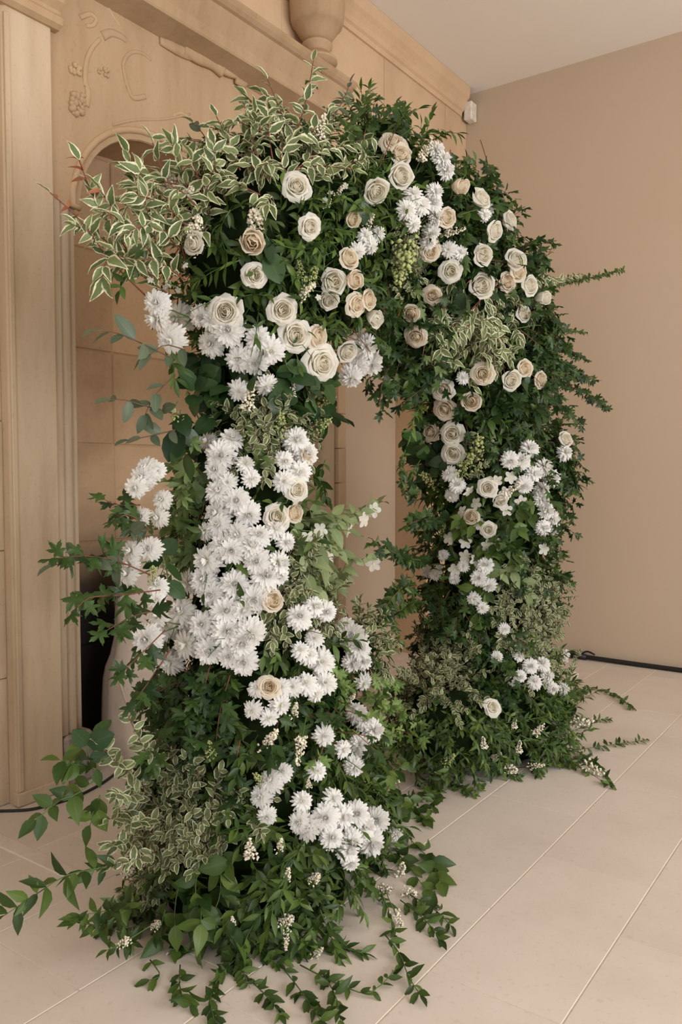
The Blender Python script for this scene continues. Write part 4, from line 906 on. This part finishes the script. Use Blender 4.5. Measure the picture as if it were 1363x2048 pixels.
fam('dogwood_branch', 'dogwood', 'branch', 'variegated dogwood branches', 'cream-edged variegated dogwood branch', [
 ([(560, 330), (600, 240), (618, 170), (626, 122)], 'rising tallest from the crown'), ([(520, 330), (500, 260), (486, 200)], 'at the outer crown in front of the carved roll'), ([(545, 320), (535, 250), (536, 195)], 'upright in the middle of the crown'),
 ([(600, 340), (640, 280), (662, 225)], 'on the inner side of the crown'), ([(580, 350), (630, 310), (690, 292)], 'stretching flat along the crown to the bow'), ([(480, 340), (455, 280), (432, 232)], 'leaning to the mantel from the crown'),
 ([(540, 360), (500, 330), (470, 300)], 'folded over the crown front'), ([(590, 370), (560, 320), (580, 285)], 'in the crown centre above the white rose'), ([(610, 360), (655, 340), (685, 335)], 'drooping at the crown inner edge'), ([(520, 390), (480, 370), (440, 350)], 'low across the crown front'),
 ([(560, 300), (600, 270), (650, 250)], 'behind the tallest crown branch'), ([(500, 310), (520, 280), (560, 250)], 'short and dense in the crown'),
 ([(300, 560), (240, 480), (190, 400), (158, 320)], 'long and red-stemmed in front of the pilaster', {'x': -1.52, 'red': 6}), ([(290, 590), (220, 520), (160, 440), (100, 385)], 'thin and reaching most over the pilaster', {'x': -1.5, 'dens': 0.8, 'size': .75, 'start': .3, 'red': 4}), ([(330, 540), (300, 440), (275, 370), (255, 305)], 'in front of the arched stone moulding', {'x': -1.54}),
 ([(370, 520), (345, 420), (325, 350), (305, 285)], 'upright in front of the fireplace corner', {'x': -1.5}), ([(390, 500), (380, 400), (360, 330), (345, 290)], 'dark-tipped beside the cream panicles', {'x': -1.47}), ([(320, 560), (250, 520), (215, 520), (205, 555)], 'hanging in a tuft before the fireplace', {'x': -1.47, 'size': 1.15, 'dens': 1.2, 'start': .5}),
 ([(400, 480), (350, 430), (310, 400), (270, 390)], 'lying across the outer tuft', {'x': -1.44}), ([(420, 440), (400, 370), (385, 320)], 'joining crown and outer tuft', {'x': -1.44}), ([(340, 560), (290, 490), (240, 440), (215, 425)], 'slender in the middle of the outer tuft', {'x': -1.46}), ([(360, 500), (320, 460), (280, 455), (245, 470)], 'low in the outer tuft', {'x': -1.44}),
 ([(400, 420), (360, 380), (330, 370)], 'short at the top of the outer tuft', {'x': -1.42}), ([(300, 500), (230, 420), (200, 380)], 'second one in front of the pilaster', {'x': -1.5, 'red': 3}), ([(340, 590), (270, 540), (210, 480), (150, 450)], 'thin, low before the jamb mouldings', {'x': -1.5, 'size': .8}), ([(370, 560), (310, 520), (260, 520), (225, 500)], 'dense, at the lower edge of the outer tuft', {'x': -1.45}), ([(400, 500), (350, 470), (300, 440), (280, 340)], 'bending up through the outer tuft', {'x': -1.46}), ([(450, 400), (430, 330), (425, 290)], 'between the crown and the shoulder panicles', {'x': -1.4}),
 ([(960, 600), (910, 650), (862, 672)], 'hanging inward on the far shoulder'), ([(960, 600), (930, 660), (905, 730)], 'hanging down over the far leg'), ([(980, 600), (970, 660), (960, 725)], 'hanging in the middle of the far patch'), ([(990, 610), (1000, 670), (1020, 720)], 'hanging outward in the far patch'),
 ([(940, 560), (900, 600), (865, 640)], 'at the upper inner side of the far patch'), ([(980, 580), (1010, 620), (1040, 680)], 'at the outer side of the far patch'), ([(940, 620), (950, 680), (930, 700)], 'at the heart of the far patch'), ([(920, 560), (900, 570), (925, 600)], 'between two white roses on the far bow'),
 ([(1000, 580), (1040, 600), (1062, 640)], 'below the protruding sprig'), ([(1010, 580), (1070, 560), (1120, 560), (1160, 548)], 'protruding past the wall corner', {'size': .8}), ([(1040, 560), (1080, 530), (1100, 500)], 'with red tip above the protruding sprig', {'size': .8, 'dens': .8, 'start': .4, 'red': 2}), ([(950, 640), (900, 680), (880, 700)], 'in front of the shaded roses'),
 ([(985, 640), (985, 690), (990, 740)], 'lowest tip of the far patch'), ([(1000, 560), (970, 590), (990, 640)], 'on top of the far patch')], size=0.95, dens=1.25)
fam('maple_sprig', 'maple', 'sprig', 'dark maple sprigs', 'dark green maple sprig', [
 ([(320, 1180), (240, 1190), (180, 1195), (155, 1215)], 'spreading flat before the fireplace jamb', {'x': -1.42, 'start': .2}), ([(300, 1150), (230, 1120), (170, 1112), (118, 1116)], 'thin, reaching out over the pilaster', {'x': -1.45, 'start': .35}), ([(330, 1220), (270, 1230), (215, 1260)], 'lower of the two by the dark fireplace', {'x': -1.4}),
 ([(330, 1260), (290, 1300), (250, 1340)], 'hanging over the pale cover', {'x': -1.42, 'dens': .8}), ([(340, 1300), (300, 1360), (270, 1400)], 'trailing lower over the pale cover', {'x': -1.42, 'start': .3, 'dens': .8}), ([(380, 1330), (340, 1400), (320, 1460)], 'hanging under the lower chrysanthemum band'), ([(420, 1330), (400, 1410), (390, 1480)], 'in the dark middle of the near leg'),
 ([(460, 1350), (440, 1420), (430, 1500)], 'beside the sunken rose'), ([(340, 1450), (300, 1500), (300, 1560)], 'in shade above the pittosporum'), ([(400, 1480), (370, 1540), (350, 1600)], 'overlapping the pittosporum'), ([(280, 1010), (235, 1010), (210, 1000)], 'small, floating before the fireplace', {'x': -1.5}), ([(300, 1060), (260, 1030), (240, 1035)], 'small one next to it by grey leaves', {'x': -1.46}),
 ([(480, 1480), (470, 1540), (480, 1590)], 'low in the dark middle'), ([(830, 660), (800, 720), (780, 790)], 'hanging under the bow into the opening'), ([(850, 680), (840, 740), (830, 790)], 'second one hanging under the bow'), ([(800, 620), (770, 690), (745, 745)], 'hanging at the near side under the bow'), ([(870, 700), (860, 760), (800, 810)], 'deep in shade beneath the bow'), ([(800, 700), (765, 760), (760, 820)], 'lowest tip under the bow'),
 ([(1040, 660), (1090, 700), (1150, 750)], 'on the far outer shoulder'), ([(1040, 720), (1110, 760), (1180, 790), (1210, 815)], 'reaching out most towards the plaster wall', {'size': .9}), ([(1050, 770), (1110, 800), (1160, 850)], 'drooping on the far outer shoulder'), ([(1060, 690), (1120, 690), (1170, 720)], 'upper one on the far outer shoulder'), ([(1040, 800), (1090, 830), (1120, 870)], 'above the far white drift'), ([(1050, 740), (1130, 740), (1190, 760)], 'pale-tipped by the plaster wall'),
 ([(860, 1130), (800, 1110), (750, 1090)], 'reaching into the opening from the far leg'), ([(850, 1170), (800, 1180), (770, 1215)], 'drooping into the opening from the far leg'), ([(900, 1180), (870, 1230), (850, 1280)], 'in shade low on the far leg'), ([(930, 1230), (960, 1280), (950, 1330)], 'brighter one low on the far leg', {'size': .85}), ([(960, 220 + 60), (980, 350), (960, 365)], 'small tendril beyond the top chrysanthemums', {'size': .7, 'start': .5}),
 ([(900, 300), (900, 330), (905, 350)], 'single leaves beside the crowning chrysanthemums'), ([(760, 330), (790, 260), (810, 215)], 'tallest at the top of the bow', {'size': .8}), ([(720, 320), (730, 260), (750, 205)], 'second at the top of the bow', {'size': .8}), ([(830, 1000), (815, 985), (812, 965)], 'small one at the inner far leg'), ([(880, 1040), (840, 1040), (815, 1050)], 'hanging by the orange stone reveal')], size=0.9, dens=1.1)
fam('maple_sprig', 'maplelight', 'sprig', 'light maple sprigs', 'bright light green maple sprig', [
 ([(690, 1390), (760, 1400), (810, 1430), (840, 1450)], 'spreading into the opening low down'), ([(700, 1370), (760, 1360), (800, 1375)], 'upper one of the low pair'), ([(690, 1420), (740, 1440), (780, 1480)], 'drooping over the chrysanthemum chain'), ([(640, 1300), (670, 1350), (690, 1400)], 'between white stars and the jutting spray'), ([(650, 1480), (640, 1510), (630, 1520)], 'small one near the big star')], size=0.9)
fam('ninebark_sprig', 'oak', 'sprig', 'ninebark sprigs', 'olive green lobed ninebark sprig', [
 ([(400, 930), (380, 970), (370, 1030)], 'on the upper outer side of the near leg'), ([(420, 950), (410, 1000), (400, 1040)], 'with pale backs beside chrysanthemums'), ([(380, 860), (370, 900), (375, 950)], 'topmost on the outer side'), ([(400, 1030), (380, 1070), (360, 1110)], 'lowest, touching the big drift'), ([(370, 960), (350, 1010), (345, 1060)], 'facing the fireplace'), ([(830, 560), (840, 600), (835, 620)], 'small one on the shaded bow', {'size': .7}), ([(880, 640), (860, 720), (880, 740)], 'under the variegated far patch', {'size': .7})], size=0.95, dens=1.2)
fam('oleaster_branch', 'grey', 'branch', 'oleaster branches', 'grey-green oleaster branch', [
 ([(350, 720), (290, 690), (240, 668), (205, 662)], 'with big dark leaves over the fireplace opening', {'x': -1.46, 'size': 1.2}), ([(360, 830), (300, 815), (250, 800), (222, 800)], 'thin, in the middle of the fireplace opening', {'x': -1.46}), ([(350, 860), (300, 872), (260, 880)], 'thin, lowest in the fireplace opening', {'x': -1.46}), ([(350, 750), (310, 790), (290, 830)], 'hanging between the two thin ones', {'x': -1.46}),
 ([(370, 700), (330, 690), (300, 710)], 'short, beside the outer chrysanthemums', {'x': -1.44}), ([(300, 1060), (250, 1070), (235, 1130)], 'pale and drooping by the fireplace', {'x': -1.44, 'size': 1.1}), ([(260, 1130), (170, 1120), (110, 1130)], 'pale, ending in front of the pilaster', {'x': -1.47, 'start': .5}), ([(660, 250), (690, 190), (700, 165)], 'small, behind the crown before the mantel end', {'size': .7, 'start': .4}),
 ([(420, 290), (400, 260), (385, 245)], 'small, behind the outer crown', {'size': .8, 'start': .3})])
fam('rose_foliage_sprig', 'roseleaf', 'sprig', 'dark rose foliage', 'glossy dark rose leaf sprig', [
 ([(600, 730), (610, 770), (620, 810)], 'under the largest rose'), ([(640, 740), (650, 770), (655, 805)], 'drooping under the largest rose'), ([(570, 720), (580, 760), (590, 800)], 'next to two hanging stars'), ([(420, 700), (400, 740), (390, 790)], 'broad, under the outer shoulder'), ([(400, 760), (420, 810), (430, 850)], 'at the outer side below the shoulder'), ([(360, 820), (360, 870), (370, 910)], 'on the outer edge above ninebark'),
 ([(720, 400), (740, 420), (735, 450)], 'behind roses at the top'), ([(530, 470), (540, 490), (530, 520)], 'beside the half hidden rose'), ([(860, 880), (850, 920), (860, 950)], 'in shade on the inner far leg'), ([(870, 820), (850, 850), (840, 890)], 'in shade beside the star-shaped rose'), ([(900, 560), (910, 590), (890, 600)], 'behind the pointed rose'), ([(1060, 540), (1080, 520), (1070, 510)], 'single broad leaf at the protruding sprig', {'size': .7}),
 ([(960, 480), (950, 510), (960, 530)], 'between roses of the outer curve'), ([(320, 1100), (335, 1150), (330, 1190)], 'on the outer near leg'), ([(180, 1520), (175, 1490), (190, 1470)], 'round-leaved, by the stone plinth', {'x': -1.5, 'size': .75})], size=0.95)
fam('mock_orange_sprig', 'palegreen', 'sprig', 'mock orange sprigs', 'pale green mock orange sprig', [
 ([(600, 1060), (640, 1060), (700, 1030), (760, 1005)], 'reaching across the opening, upper one', {'size': .75}), ([(610, 1080), (670, 1100), (720, 1120), (760, 1100)], 'reaching across the opening, lower one', {'size': .75}), ([(580, 1050), (620, 1080), (640, 1120)], 'with broad leaves on the inner edge'), ([(590, 1090), (620, 1130), (640, 1180)], 'drooping on the inner edge'), ([(590, 1040), (610, 1040), (650, 1050)], 'at the upper inner edge'), ([(610, 1120), (610, 1160), (630, 1200)], 'lowest on the inner edge'), ([(700, 1110), (680, 1150), (650, 1170)], 'bent back below the opening sprigs', {'size': .8}),
 ([(940, 1150), (990, 1150), (1030, 1140)], 'on the outer far leg'), ([(990, 1130), (1040, 1160), (1060, 1200)], 'drooping on the outer far leg')], size=1.0, dens=1.1)
fam('broad_leaf_sprig', 'broad', 'sprig', 'broad-leaved sprigs', 'fresh green broad-leaved sprig', [
 ([(400, 1720), (390, 1780), (400, 1830)], 'drooping in the middle of the near foot'), ([(440, 1740), (440, 1790), (420, 1840)], 'overlapping at the middle of the near foot'), ([(360, 1760), (350, 1810), (350, 1850)], 'on the outer middle of the near foot'), ([(450, 1820), (470, 1850), (460, 1890)], 'low at the near foot'), ([(390, 1840), (400, 1880), (400, 1900)], 'lowest at the near foot'), ([(470, 1700), (460, 1720), (440, 1745)], 'at the top of the near foot', {'size': .9}), ([(330, 1820), (320, 1870), (340, 1900)], 'dark, at the outer near foot'),
 ([(790, 1640), (830, 1690), (860, 1720), (880, 1765)], 'round-leaved, arching onto the tiles', {'size': .95}), ([(770, 1620), (820, 1620), (850, 1640)], 'dark round-leaved on the inner side'), ([(790, 1700), (830, 1750), (850, 1780)], 'round-leaved in the shade of the arching one'), ([(730, 1570), (790, 1540), (830, 1520)], 'between the two feet', {'size': .8}), ([(770, 1590), (830, 1600), (860, 1590)], 'thin, lying between the two feet', {'size': .7}),
 ([(880, 1150), (890, 1120), (880, 1090)], 'bright on the far leg'), ([(960, 1100), (990, 1110), (1030, 1100)], 'across the far leg'), ([(940, 1260), (960, 1230), (950, 1180)], 'on the lower far leg'), ([(900, 1050), (930, 1050), (960, 1040)], 'between star flowers'), ([(960, 850), (990, 830), (1000, 800)], 'light on the upper far leg', {'size': .7}), ([(190, 1560), (150, 1590), (120, 1600), (72, 1640)], 'long, hanging over the cable by the pilaster', {'x': -1.52, 'size': .72}), ([(200, 1540), (160, 1530), (120, 1520)], 'short, before the weathered plinth', {'x': -1.52, 'size': .72}), ([(200, 1590), (190, 1620), (180, 1650)], 'short, under the long one by the hearth', {'x': -1.5, 'size': .72}),
 ([(920, 430), (950, 420), (1000, 410)], 'at the outer upper curve', {'size': .7}), ([(990, 440), (1010, 410), (1030, 400)], 'outermost at the upper curve', {'size': .6})], size=0.9)
fam('privet_sprig', 'privet', 'sprig', 'privet sprigs on the floor', 'trailing privet sprig', [
 ([(250, 1725), (190, 1738), (130, 1752), (70, 1790), (10, 1830)], 'stretched far over the hearth tiles', {'size': 1.25}), ([(770, 1870), (800, 1910), (815, 1950), (840, 1990)], 'with few leaves on the front tiles', {'size': .9, 'dens': .7}), ([(600, 1930), (680, 1970), (740, 1985), (790, 1940)], 'bare-stemmed loop on the front tiles', {'size': .7, 'dens': .5}), ([(640, 1940), (670, 1990), (680, 2040)], 'pointing at the viewer on the front tiles'), ([(560, 1930), (600, 1980), (640, 2040)], 'longest at the front'), ([(440, 1950), (420, 1995), (430, 2045)], 'at the front outer edge'), ([(360, 1930), (360, 1980), (380, 2010)], 'second at the front outer edge'), ([(500, 1960), (540, 2000), (560, 2030)], 'yellowish on the front tiles', {'size': .8}),
 ([(280, 1800), (220, 1820), (160, 1830)], 'short on the outer tiles'), ([(250, 1820), (200, 1850), (150, 1840)], 'dark and bushy on the outer tiles'), ([(270, 1880), (240, 1890), (215, 1900)], 'tiny on the outer tiles', {'size': .7}), ([(820, 1790), (870, 1820), (900, 1850)], 'light green by the arching leaves'), ([(800, 1800), (850, 1840), (880, 1880)], 'light green below it'), ([(300, 1920), (320, 1950), (300, 1960)], 'single leaves at the outer front'),
 ([(1110, 1400), (1170, 1380), (1220, 1385), (1262, 1415)], 'arching out from the far foot', {'size': .8, 'dens': .9}), ([(1120, 1440), (1170, 1440), (1215, 1440)], 'just under the arching one at the far foot', {'size': .7}), ([(1150, 1500), (1220, 1490), (1290, 1480)], 'lying flat towards the plaster wall', {'size': .75, 'dens': .7}), ([(1150, 1500), (1190, 1530), (1220, 1570)], 'drooping to the tiles at the far foot', {'size': .75, 'dens': 1.3}), ([(1120, 1510), (1170, 1540), (1200, 1560)], 'dense at the outer far foot', {'size': .75}), ([(900, 1560), (940, 1590), (960, 1580)], 'light at the inner far foot', {'size': .8}), ([(860, 1560), (870, 1590), (860, 1620)], 'dark with narrow leaves between the feet', {'size': 1.1}),
 ([(1030, 610), (1110, 570), (1180, 555), (1245, 540)], 'dark, poking out towards the plaster wall', {'size': .7, 'dens': 1.4, 'start': .35}), ([(1020, 660), (1080, 650), (1130, 660), (1170, 664)], 'thin and dark under it', {'size': .7, 'start': .2}), ([(650, 920), (640, 960), (655, 1000)], 'dark by the inner rose of the near leg'), ([(840, 1120), (780, 1110), (745, 1080)], 'reaching from far leg to mock orange', {'size': .7}), ([(830, 1150), (780, 1200), (760, 1240)], 'drooping from the far leg into the opening', {'size': .7}), ([(850, 1200), (790, 1230), (800, 1290)], 'lower in the opening from the far leg', {'size': .7}), ([(810, 900), (800, 940), (810, 990)], 'tiny-leaved at the inner far leg', {'size': .5, 'dens': 1.3}), ([(840, 920), (820, 960), (830, 1000)], 'tiny-leaved, second at the inner far leg', {'size': .5, 'dens': 1.3}), ([(300, 480), (260, 540), (240, 580)], 'with bare twigs below the dogwood tuft', {'x': -1.46, 'size': .8})], size=0.95)
fam('jasmine_sprig', 'nandina', 'sprig', 'narrow-leaved sprigs in the bow', 'narrow-leaved bright green sprig', [
 ([(640, 480), (610, 500), (560, 490)], 'across the middle bow'), ([(690, 500), (640, 540), (600, 545)], 'pointing to the lone dark-set rose'), ([(700, 450), (660, 470), (620, 500)], 'thin, along the bow'), ([(740, 400), (770, 380), (800, 375)], 'over the nose-down rose'), ([(700, 360), (720, 320), (700, 290)], 'rising beside the crown'), ([(730, 340), (760, 320), (770, 290)], 'under the highest rose'), ([(690, 330), (690, 260), (720, 230)], 'tall between crown and bow top'), ([(820, 420), (830, 440), (815, 400)], 'in front of pinkish chrysanthemums'), ([(660, 620), (690, 600), (720, 640)], 'at the inner edge of the bow'), ([(480, 520), (430, 540), (400, 560)], 'on the shoulder'), ([(400, 560), (380, 600), (370, 590)], 'above outer chrysanthemums'), ([(340, 680), (345, 720), (350, 760)], 'hanging under outer chrysanthemums'), ([(460, 420), (440, 460), (450, 500)], 'up in the shoulder'), ([(960, 820), (980, 860), (990, 890)], 'light on the upper far leg'), ([(1000, 780), (990, 820), (1010, 850)], 'in dark leaves of the far leg'), ([(850, 800), (830, 830), (820, 870)], 'by the dim rose on the inner far leg'),
 ([(1000, 1420), (1040, 1440), (1100, 1430)], 'bright across the far foot'), ([(960, 1440), (1000, 1480), (1060, 1480)], 'bright in the middle of the far foot'), ([(1040, 1470), (1090, 1490), (1150, 1480)], 'bright at the outer far foot'), ([(1060, 1520), (1110, 1530), (1160, 1510)], 'low at the outer far foot'), ([(960, 1520), (1000, 1540), (1040, 1560)], 'low at the front far foot'), ([(620, 1660), (600, 1700), (560, 1730)], 'under the low white mound'), ([(700, 1720), (720, 1760), (760, 1790)], 'at the inner near foot'), ([(540, 1640), (480, 1670), (440, 1660)], 'fernlike at the top of the near foot'), ([(640, 1820), (660, 1870), (680, 1920)], 'long at the front near foot'), ([(540, 1800), (500, 1860), (480, 1910)], 'pale in the front near foot'), ([(580, 1770), (550, 1810), (530, 1870)], 'pale, second in the front near foot'), ([(760, 1780), (780, 1830), (790, 1870)], 'low at the inner near foot')], size=1.0)

fam('pittosporum_sprig', 'pitto', 'sprig', 'variegated pittosporum sprigs', 'cream-edged small-leaved pittosporum sprig', [
 ([(330, 1560), (290, 1500), (255, 1430)], 'tallest on the outer foot before the pale cover'), ([(300, 1580), (240, 1530), (200, 1490)], 'leaning to the stone plinth'), ([(340, 1600), (310, 1550), (300, 1500)], 'upright on the outer foot'), ([(350, 1620), (290, 1600), (230, 1590)], 'lying outward on the outer foot'), ([(370, 1640), (320, 1640), (260, 1650)], 'in the middle of the outer tuft'), ([(350, 1660), (290, 1680), (220, 1690)], 'low on the outer foot'),
 ([(380, 1650), (350, 1700), (300, 1730)], 'hanging lowest on the outer foot'), ([(400, 1560), (390, 1520), (400, 1480)], 'at the inner top of the outer tuft'), ([(420, 1620), (430, 1580), (440, 1540)], 'next to side-on chrysanthemums'), ([(390, 1680), (400, 1650), (440, 1630)], 'inner middle of the foot tuft'), ([(380, 1600), (350, 1570), (350, 1530)], 'in the upper middle of the foot tuft'), ([(320, 1700), (270, 1720), (215, 1730)], 'outermost low on the foot'), ([(330, 1640), (280, 1620), (215, 1640)], 'brushing the hearth side'), ([(410, 1700), (380, 1690), (350, 1670)], 'shaded by broad leaves'),
 ([(540, 920), (530, 880), (530, 840)], 'upright in the tuft below the bow'), ([(560, 920), (560, 880), (580, 840)], 'leaning to the opening below the bow'), ([(510, 920), (500, 880), (490, 850)], 'outer one in the tuft below the bow'), ([(540, 900), (545, 930), (530, 960)], 'hanging from the tuft below the bow'),
 ([(560, 1160), (575, 1200), (570, 1250)], 'hanging beside the big drift'), ([(580, 1150), (600, 1180), (600, 1220)], 'inner one beside the big drift'), ([(550, 1190), (545, 1220), (550, 1250)], 'short one under the big drift'),
 ([(890, 1370), (860, 1330), (840, 1290)], 'upright on the inner far foot', {'size': .85}), ([(910, 1360), (900, 1320), (890, 1280)], 'second upright on the inner far foot', {'size': .85}), ([(870, 1390), (830, 1360), (800, 1340)], 'leaning into the opening on the far foot', {'size': .85}), ([(880, 1400), (850, 1410), (820, 1430)], 'hanging on the inner far foot', {'size': .85}), ([(920, 1400), (910, 1420), (920, 1450)], 'low beside the lone foot rose', {'size': .85}),
 ([(1030, 1260), (1060, 1220), (1085, 1180)], 'pale at the outer edge of the far leg', {'size': .95}), ([(1020, 1280), (1060, 1260), (1100, 1240)], 'pale, below it at the outer edge', {'size': .95}), ([(1010, 1290), (1040, 1280), (1080, 1290)], 'above the far mound', {'size': .85}), ([(1000, 1240), (1020, 1210), (1050, 1190)], 'upper inner one of the pale edge', {'size': .85}), ([(1130, 1360), (1150, 1320), (1160, 1300)], 'small, against the black cable', {'size': .8}),
 ([(810, 470), (805, 510), (800, 560)], 'drooping with seed heads under the top roses', {'size': .8}), ([(830, 480), (825, 520), (820, 560)], 'second drooping under the top roses', {'size': .8})], size=1.1, dens=1.25, start=0.03)

# ------------------------------------------------------------------ the filling: which plant grows where (spots of the photo)
ZN = [(540, 250, 120, 'dogwood'), (430, 330, 90, 'dogwood'), (630, 280, 80, 'dogwood'), (330, 400, 110, 'dogwood'), (940, 640, 85, 'dogwood'), (990, 690, 60, 'dogwood'), (880, 670, 45, 'dogwood'),
      (420, 530, 110, 'privet'), (520, 500, 90, 'privet'), (640, 500, 110, 'nandina'), (760, 280, 90, 'nandina'), (710, 370, 80, 'nandina'), (760, 480, 70, 'privet'), (860, 340, 80, 'privet'), (930, 450, 80, 'maple'), (1000, 480, 60, 'maple'), (900, 520, 60, 'roseleaf'),
      (590, 620, 110, 'nandina'), (600, 770, 80, 'roseleaf'), (400, 730, 70, 'roseleaf'), (370, 840, 70, 'roseleaf'), (540, 870, 75, 'pitto'), (480, 960, 60, 'privet'), (600, 860, 60, 'pitto'), (380, 990, 70, 'oak'), (350, 1130, 60, 'broad'), (570, 1190, 75, 'pitto'), (620, 1100, 60, 'palegreen'), (460, 1150, 110, 'privet'), (620, 960, 50, 'privet'),
      (330, 1230, 80, 'maple'), (400, 1400, 120, 'maple'), (560, 1340, 90, 'privet'), (640, 1400, 80, 'maple'), (560, 1500, 90, 'privet'), (700, 1380, 60, 'maplelight'), (640, 1520, 60, 'privet'),
      (250, 1530, 80, 'pitto'), (330, 1600, 110, 'pitto'), (270, 1680, 90, 'pitto'), (430, 1620, 60, 'pitto'), (420, 1770, 90, 'broad'), (520, 1720, 80, 'nandina'), (600, 1800, 130, 'privet'), (450, 1880, 120, 'privet'), (720, 1770, 100, 'nandina'), (300, 1820, 90, 'privet'), (600, 1900, 100, 'nandina'), (700, 1600, 80, 'privet'),
      (800, 680, 100, 'maple'), (840, 780, 80, 'maple'), (770, 600, 60, 'maple'), (820, 500, 40, 'pitto'), (850, 900, 70, 'roseleaf'), (830, 970, 50, 'privet'), (1060, 700, 90, 'maple'), (1120, 780, 90, 'maple'), (980, 840, 80, 'maple'), (960, 920, 50, 'pitto'), (960, 1060, 90, 'broad'), (870, 1080, 70, 'maple'), (860, 1190, 90, 'maple'), (960, 1250, 80, 'maple'), (1050, 1100, 70, 'maple'), (1050, 1220, 70, 'pitto'), (1040, 1280, 50, 'pitto'),
      (870, 1330, 100, 'pitto'), (800, 1480, 60, 'privet'), (880, 1490, 80, 'privet'), (1000, 1500, 100, 'nandina'), (1100, 1480, 90, 'nandina'), (1100, 1400, 60, 'nandina'), (980, 1380, 60, 'maple'), (1150, 1520, 60, 'privet'), (960, 1560, 70, 'privet'), (1020, 770, 60, 'roseleaf'), (960, 760, 40, 'roseleaf')]
ZX = np.array([[q[0], q[1]] for q in ZN], float); ZR = np.array([q[2] for q in ZN], float)
def zone(p, r):
    q, z = to_px(p); q = q+r.normal(0, 16, 2)
    return ZN[int(np.argmin(np.linalg.norm(ZX-q, axis=1)/ZR))][3]
def g_of(p): return 'near' if p[1] < 2.12 and p[2] < 1.45 else ('far' if p[1] > 2.6 and p[2] < 1.5 else 'bow')
fr = np.random.RandomState(3); FILL = {}; FRONT = {}
for ci, (c, R_) in enumerate(zip(BC, BR)):
    n = int(4*math.pi*R_*R_*215)
    for i in range(n):
        d = unit(fr.normal(0, 1, 3)); p = c+d*R_
        if p[2] < 0.015: continue
        o = np.linalg.norm(BC-p, axis=1)-BR; o[ci] = 1
        if o.min() < -0.015: continue
        vis = d@unit(EYE-p)
        if vis < -0.25 and fr.rand() > 0.4: continue
        sp = zone(p, fr); nn = nrm(p)
        g = g_of(p)
        if sp in ('dogwood',) and vis < 0: sp = 'privet'
        tang = unit(np.cross(nn, fr.normal(0, 1, 3)))
        hangdir = -0.15 if sp in ('dogwood', 'pitto', 'nandina') else -0.55
        dd = unit(nn*0.75+tang*0.75+np.array([0, 0, hangdir]))
        ln = {'pitto': 0.075, 'dogwood': 0.13, 'privet': 0.11, 'nandina': 0.12, 'maple': 0.11, 'oak': 0.12, 'broad': 0.11, 'roseleaf': 0.10, 'palegreen': 0.11, 'maplelight': 0.11}[sp]*fr.uniform(0.7, 1.25)
        depth = fr.uniform(-0.055, 0.012)
        if vis > -0.3 and fr.rand() < 0.8:                # dark under-layer of small leaves
            u1 = unit(nn*0.5+unit(np.cross(nn, fr.normal(0, 1, 3)))*0.9+np.array([0, 0, -0.2]))
            a1, b1 = sprig(p-nn*0.05, u1, 'privet', 0.11, fr, 0.85, face=unit(nn+np.array([0, 0, 0.3])))
            q_ = FILL.setdefault(('privet', g_of(p)), ([], [])); q_[0].append(a1); q_[1].extend(b1)
        if sp == 'pitto' and vis > -0.2:
            for _ in range(3):
                p2 = p+unit(np.cross(nn, fr.normal(0, 1, 3)))*fr.uniform(0, 0.06)
                a1, b1 = sprig(p2-nn*0.02, unit(nn*0.7+unit(np.cross(nn, fr.normal(0, 1, 3)))*0.8+np.array([0, 0, 0.1])), 'pitto', 0.10, fr, 0.95, face=unit(nn*0.8+np.array([0, 0, 0.55])))
                q_ = FILL.setdefault(('pitto', g_of(p)), ([], [])); q_[0].append(a1); q_[1].extend(b1)
        sz = {'far': 0.85, 'near': 0.95, 'bow': 0.9}[g]
        if sp == 'privet' and fr.rand() < 0.3: sz *= 0.75
        fc = unit(nn*0.8+np.array([0, 0, 0.55]))
        pts, lv = sprig(p+nn*depth, dd, sp, ln, fr, sz, face=fc)
        FILL.setdefault((sp, g), ([], []))
        FILL[(sp, g)][0].append(pts); FILL[(sp, g)][1].extend(lv)
NM = {'privet': 'dark glossy privet', 'nandina': 'narrow bright green', 'maple': 'dark maple', 'maplelight': 'light green maple', 'oak': 'olive ninebark', 'broad': 'fresh green broad', 'roseleaf': 'dark rose', 'palegreen': 'pale mock orange', 'dogwood': 'cream-edged dogwood', 'pitto': 'tiny cream-edged pittosporum'}
WH = {'near': 'near leg of the arch', 'far': 'far leg of the arch', 'bow': 'bow of the arch'}
NN = {'nandina': 'jasmine', 'maplelight': 'maple', 'oak': 'ninebark', 'broad': 'broadleaf', 'roseleaf': 'rose', 'palegreen': 'mock_orange', 'pitto': 'pittosporum'}
for (sp, g), (st_, lv) in sorted(FILL.items()):
    mass(NN.get(sp, sp)+'_foliage', f'mass of {NM[sp]} leaves packed into the {WH[g]}', sp, st_, lv, fr)
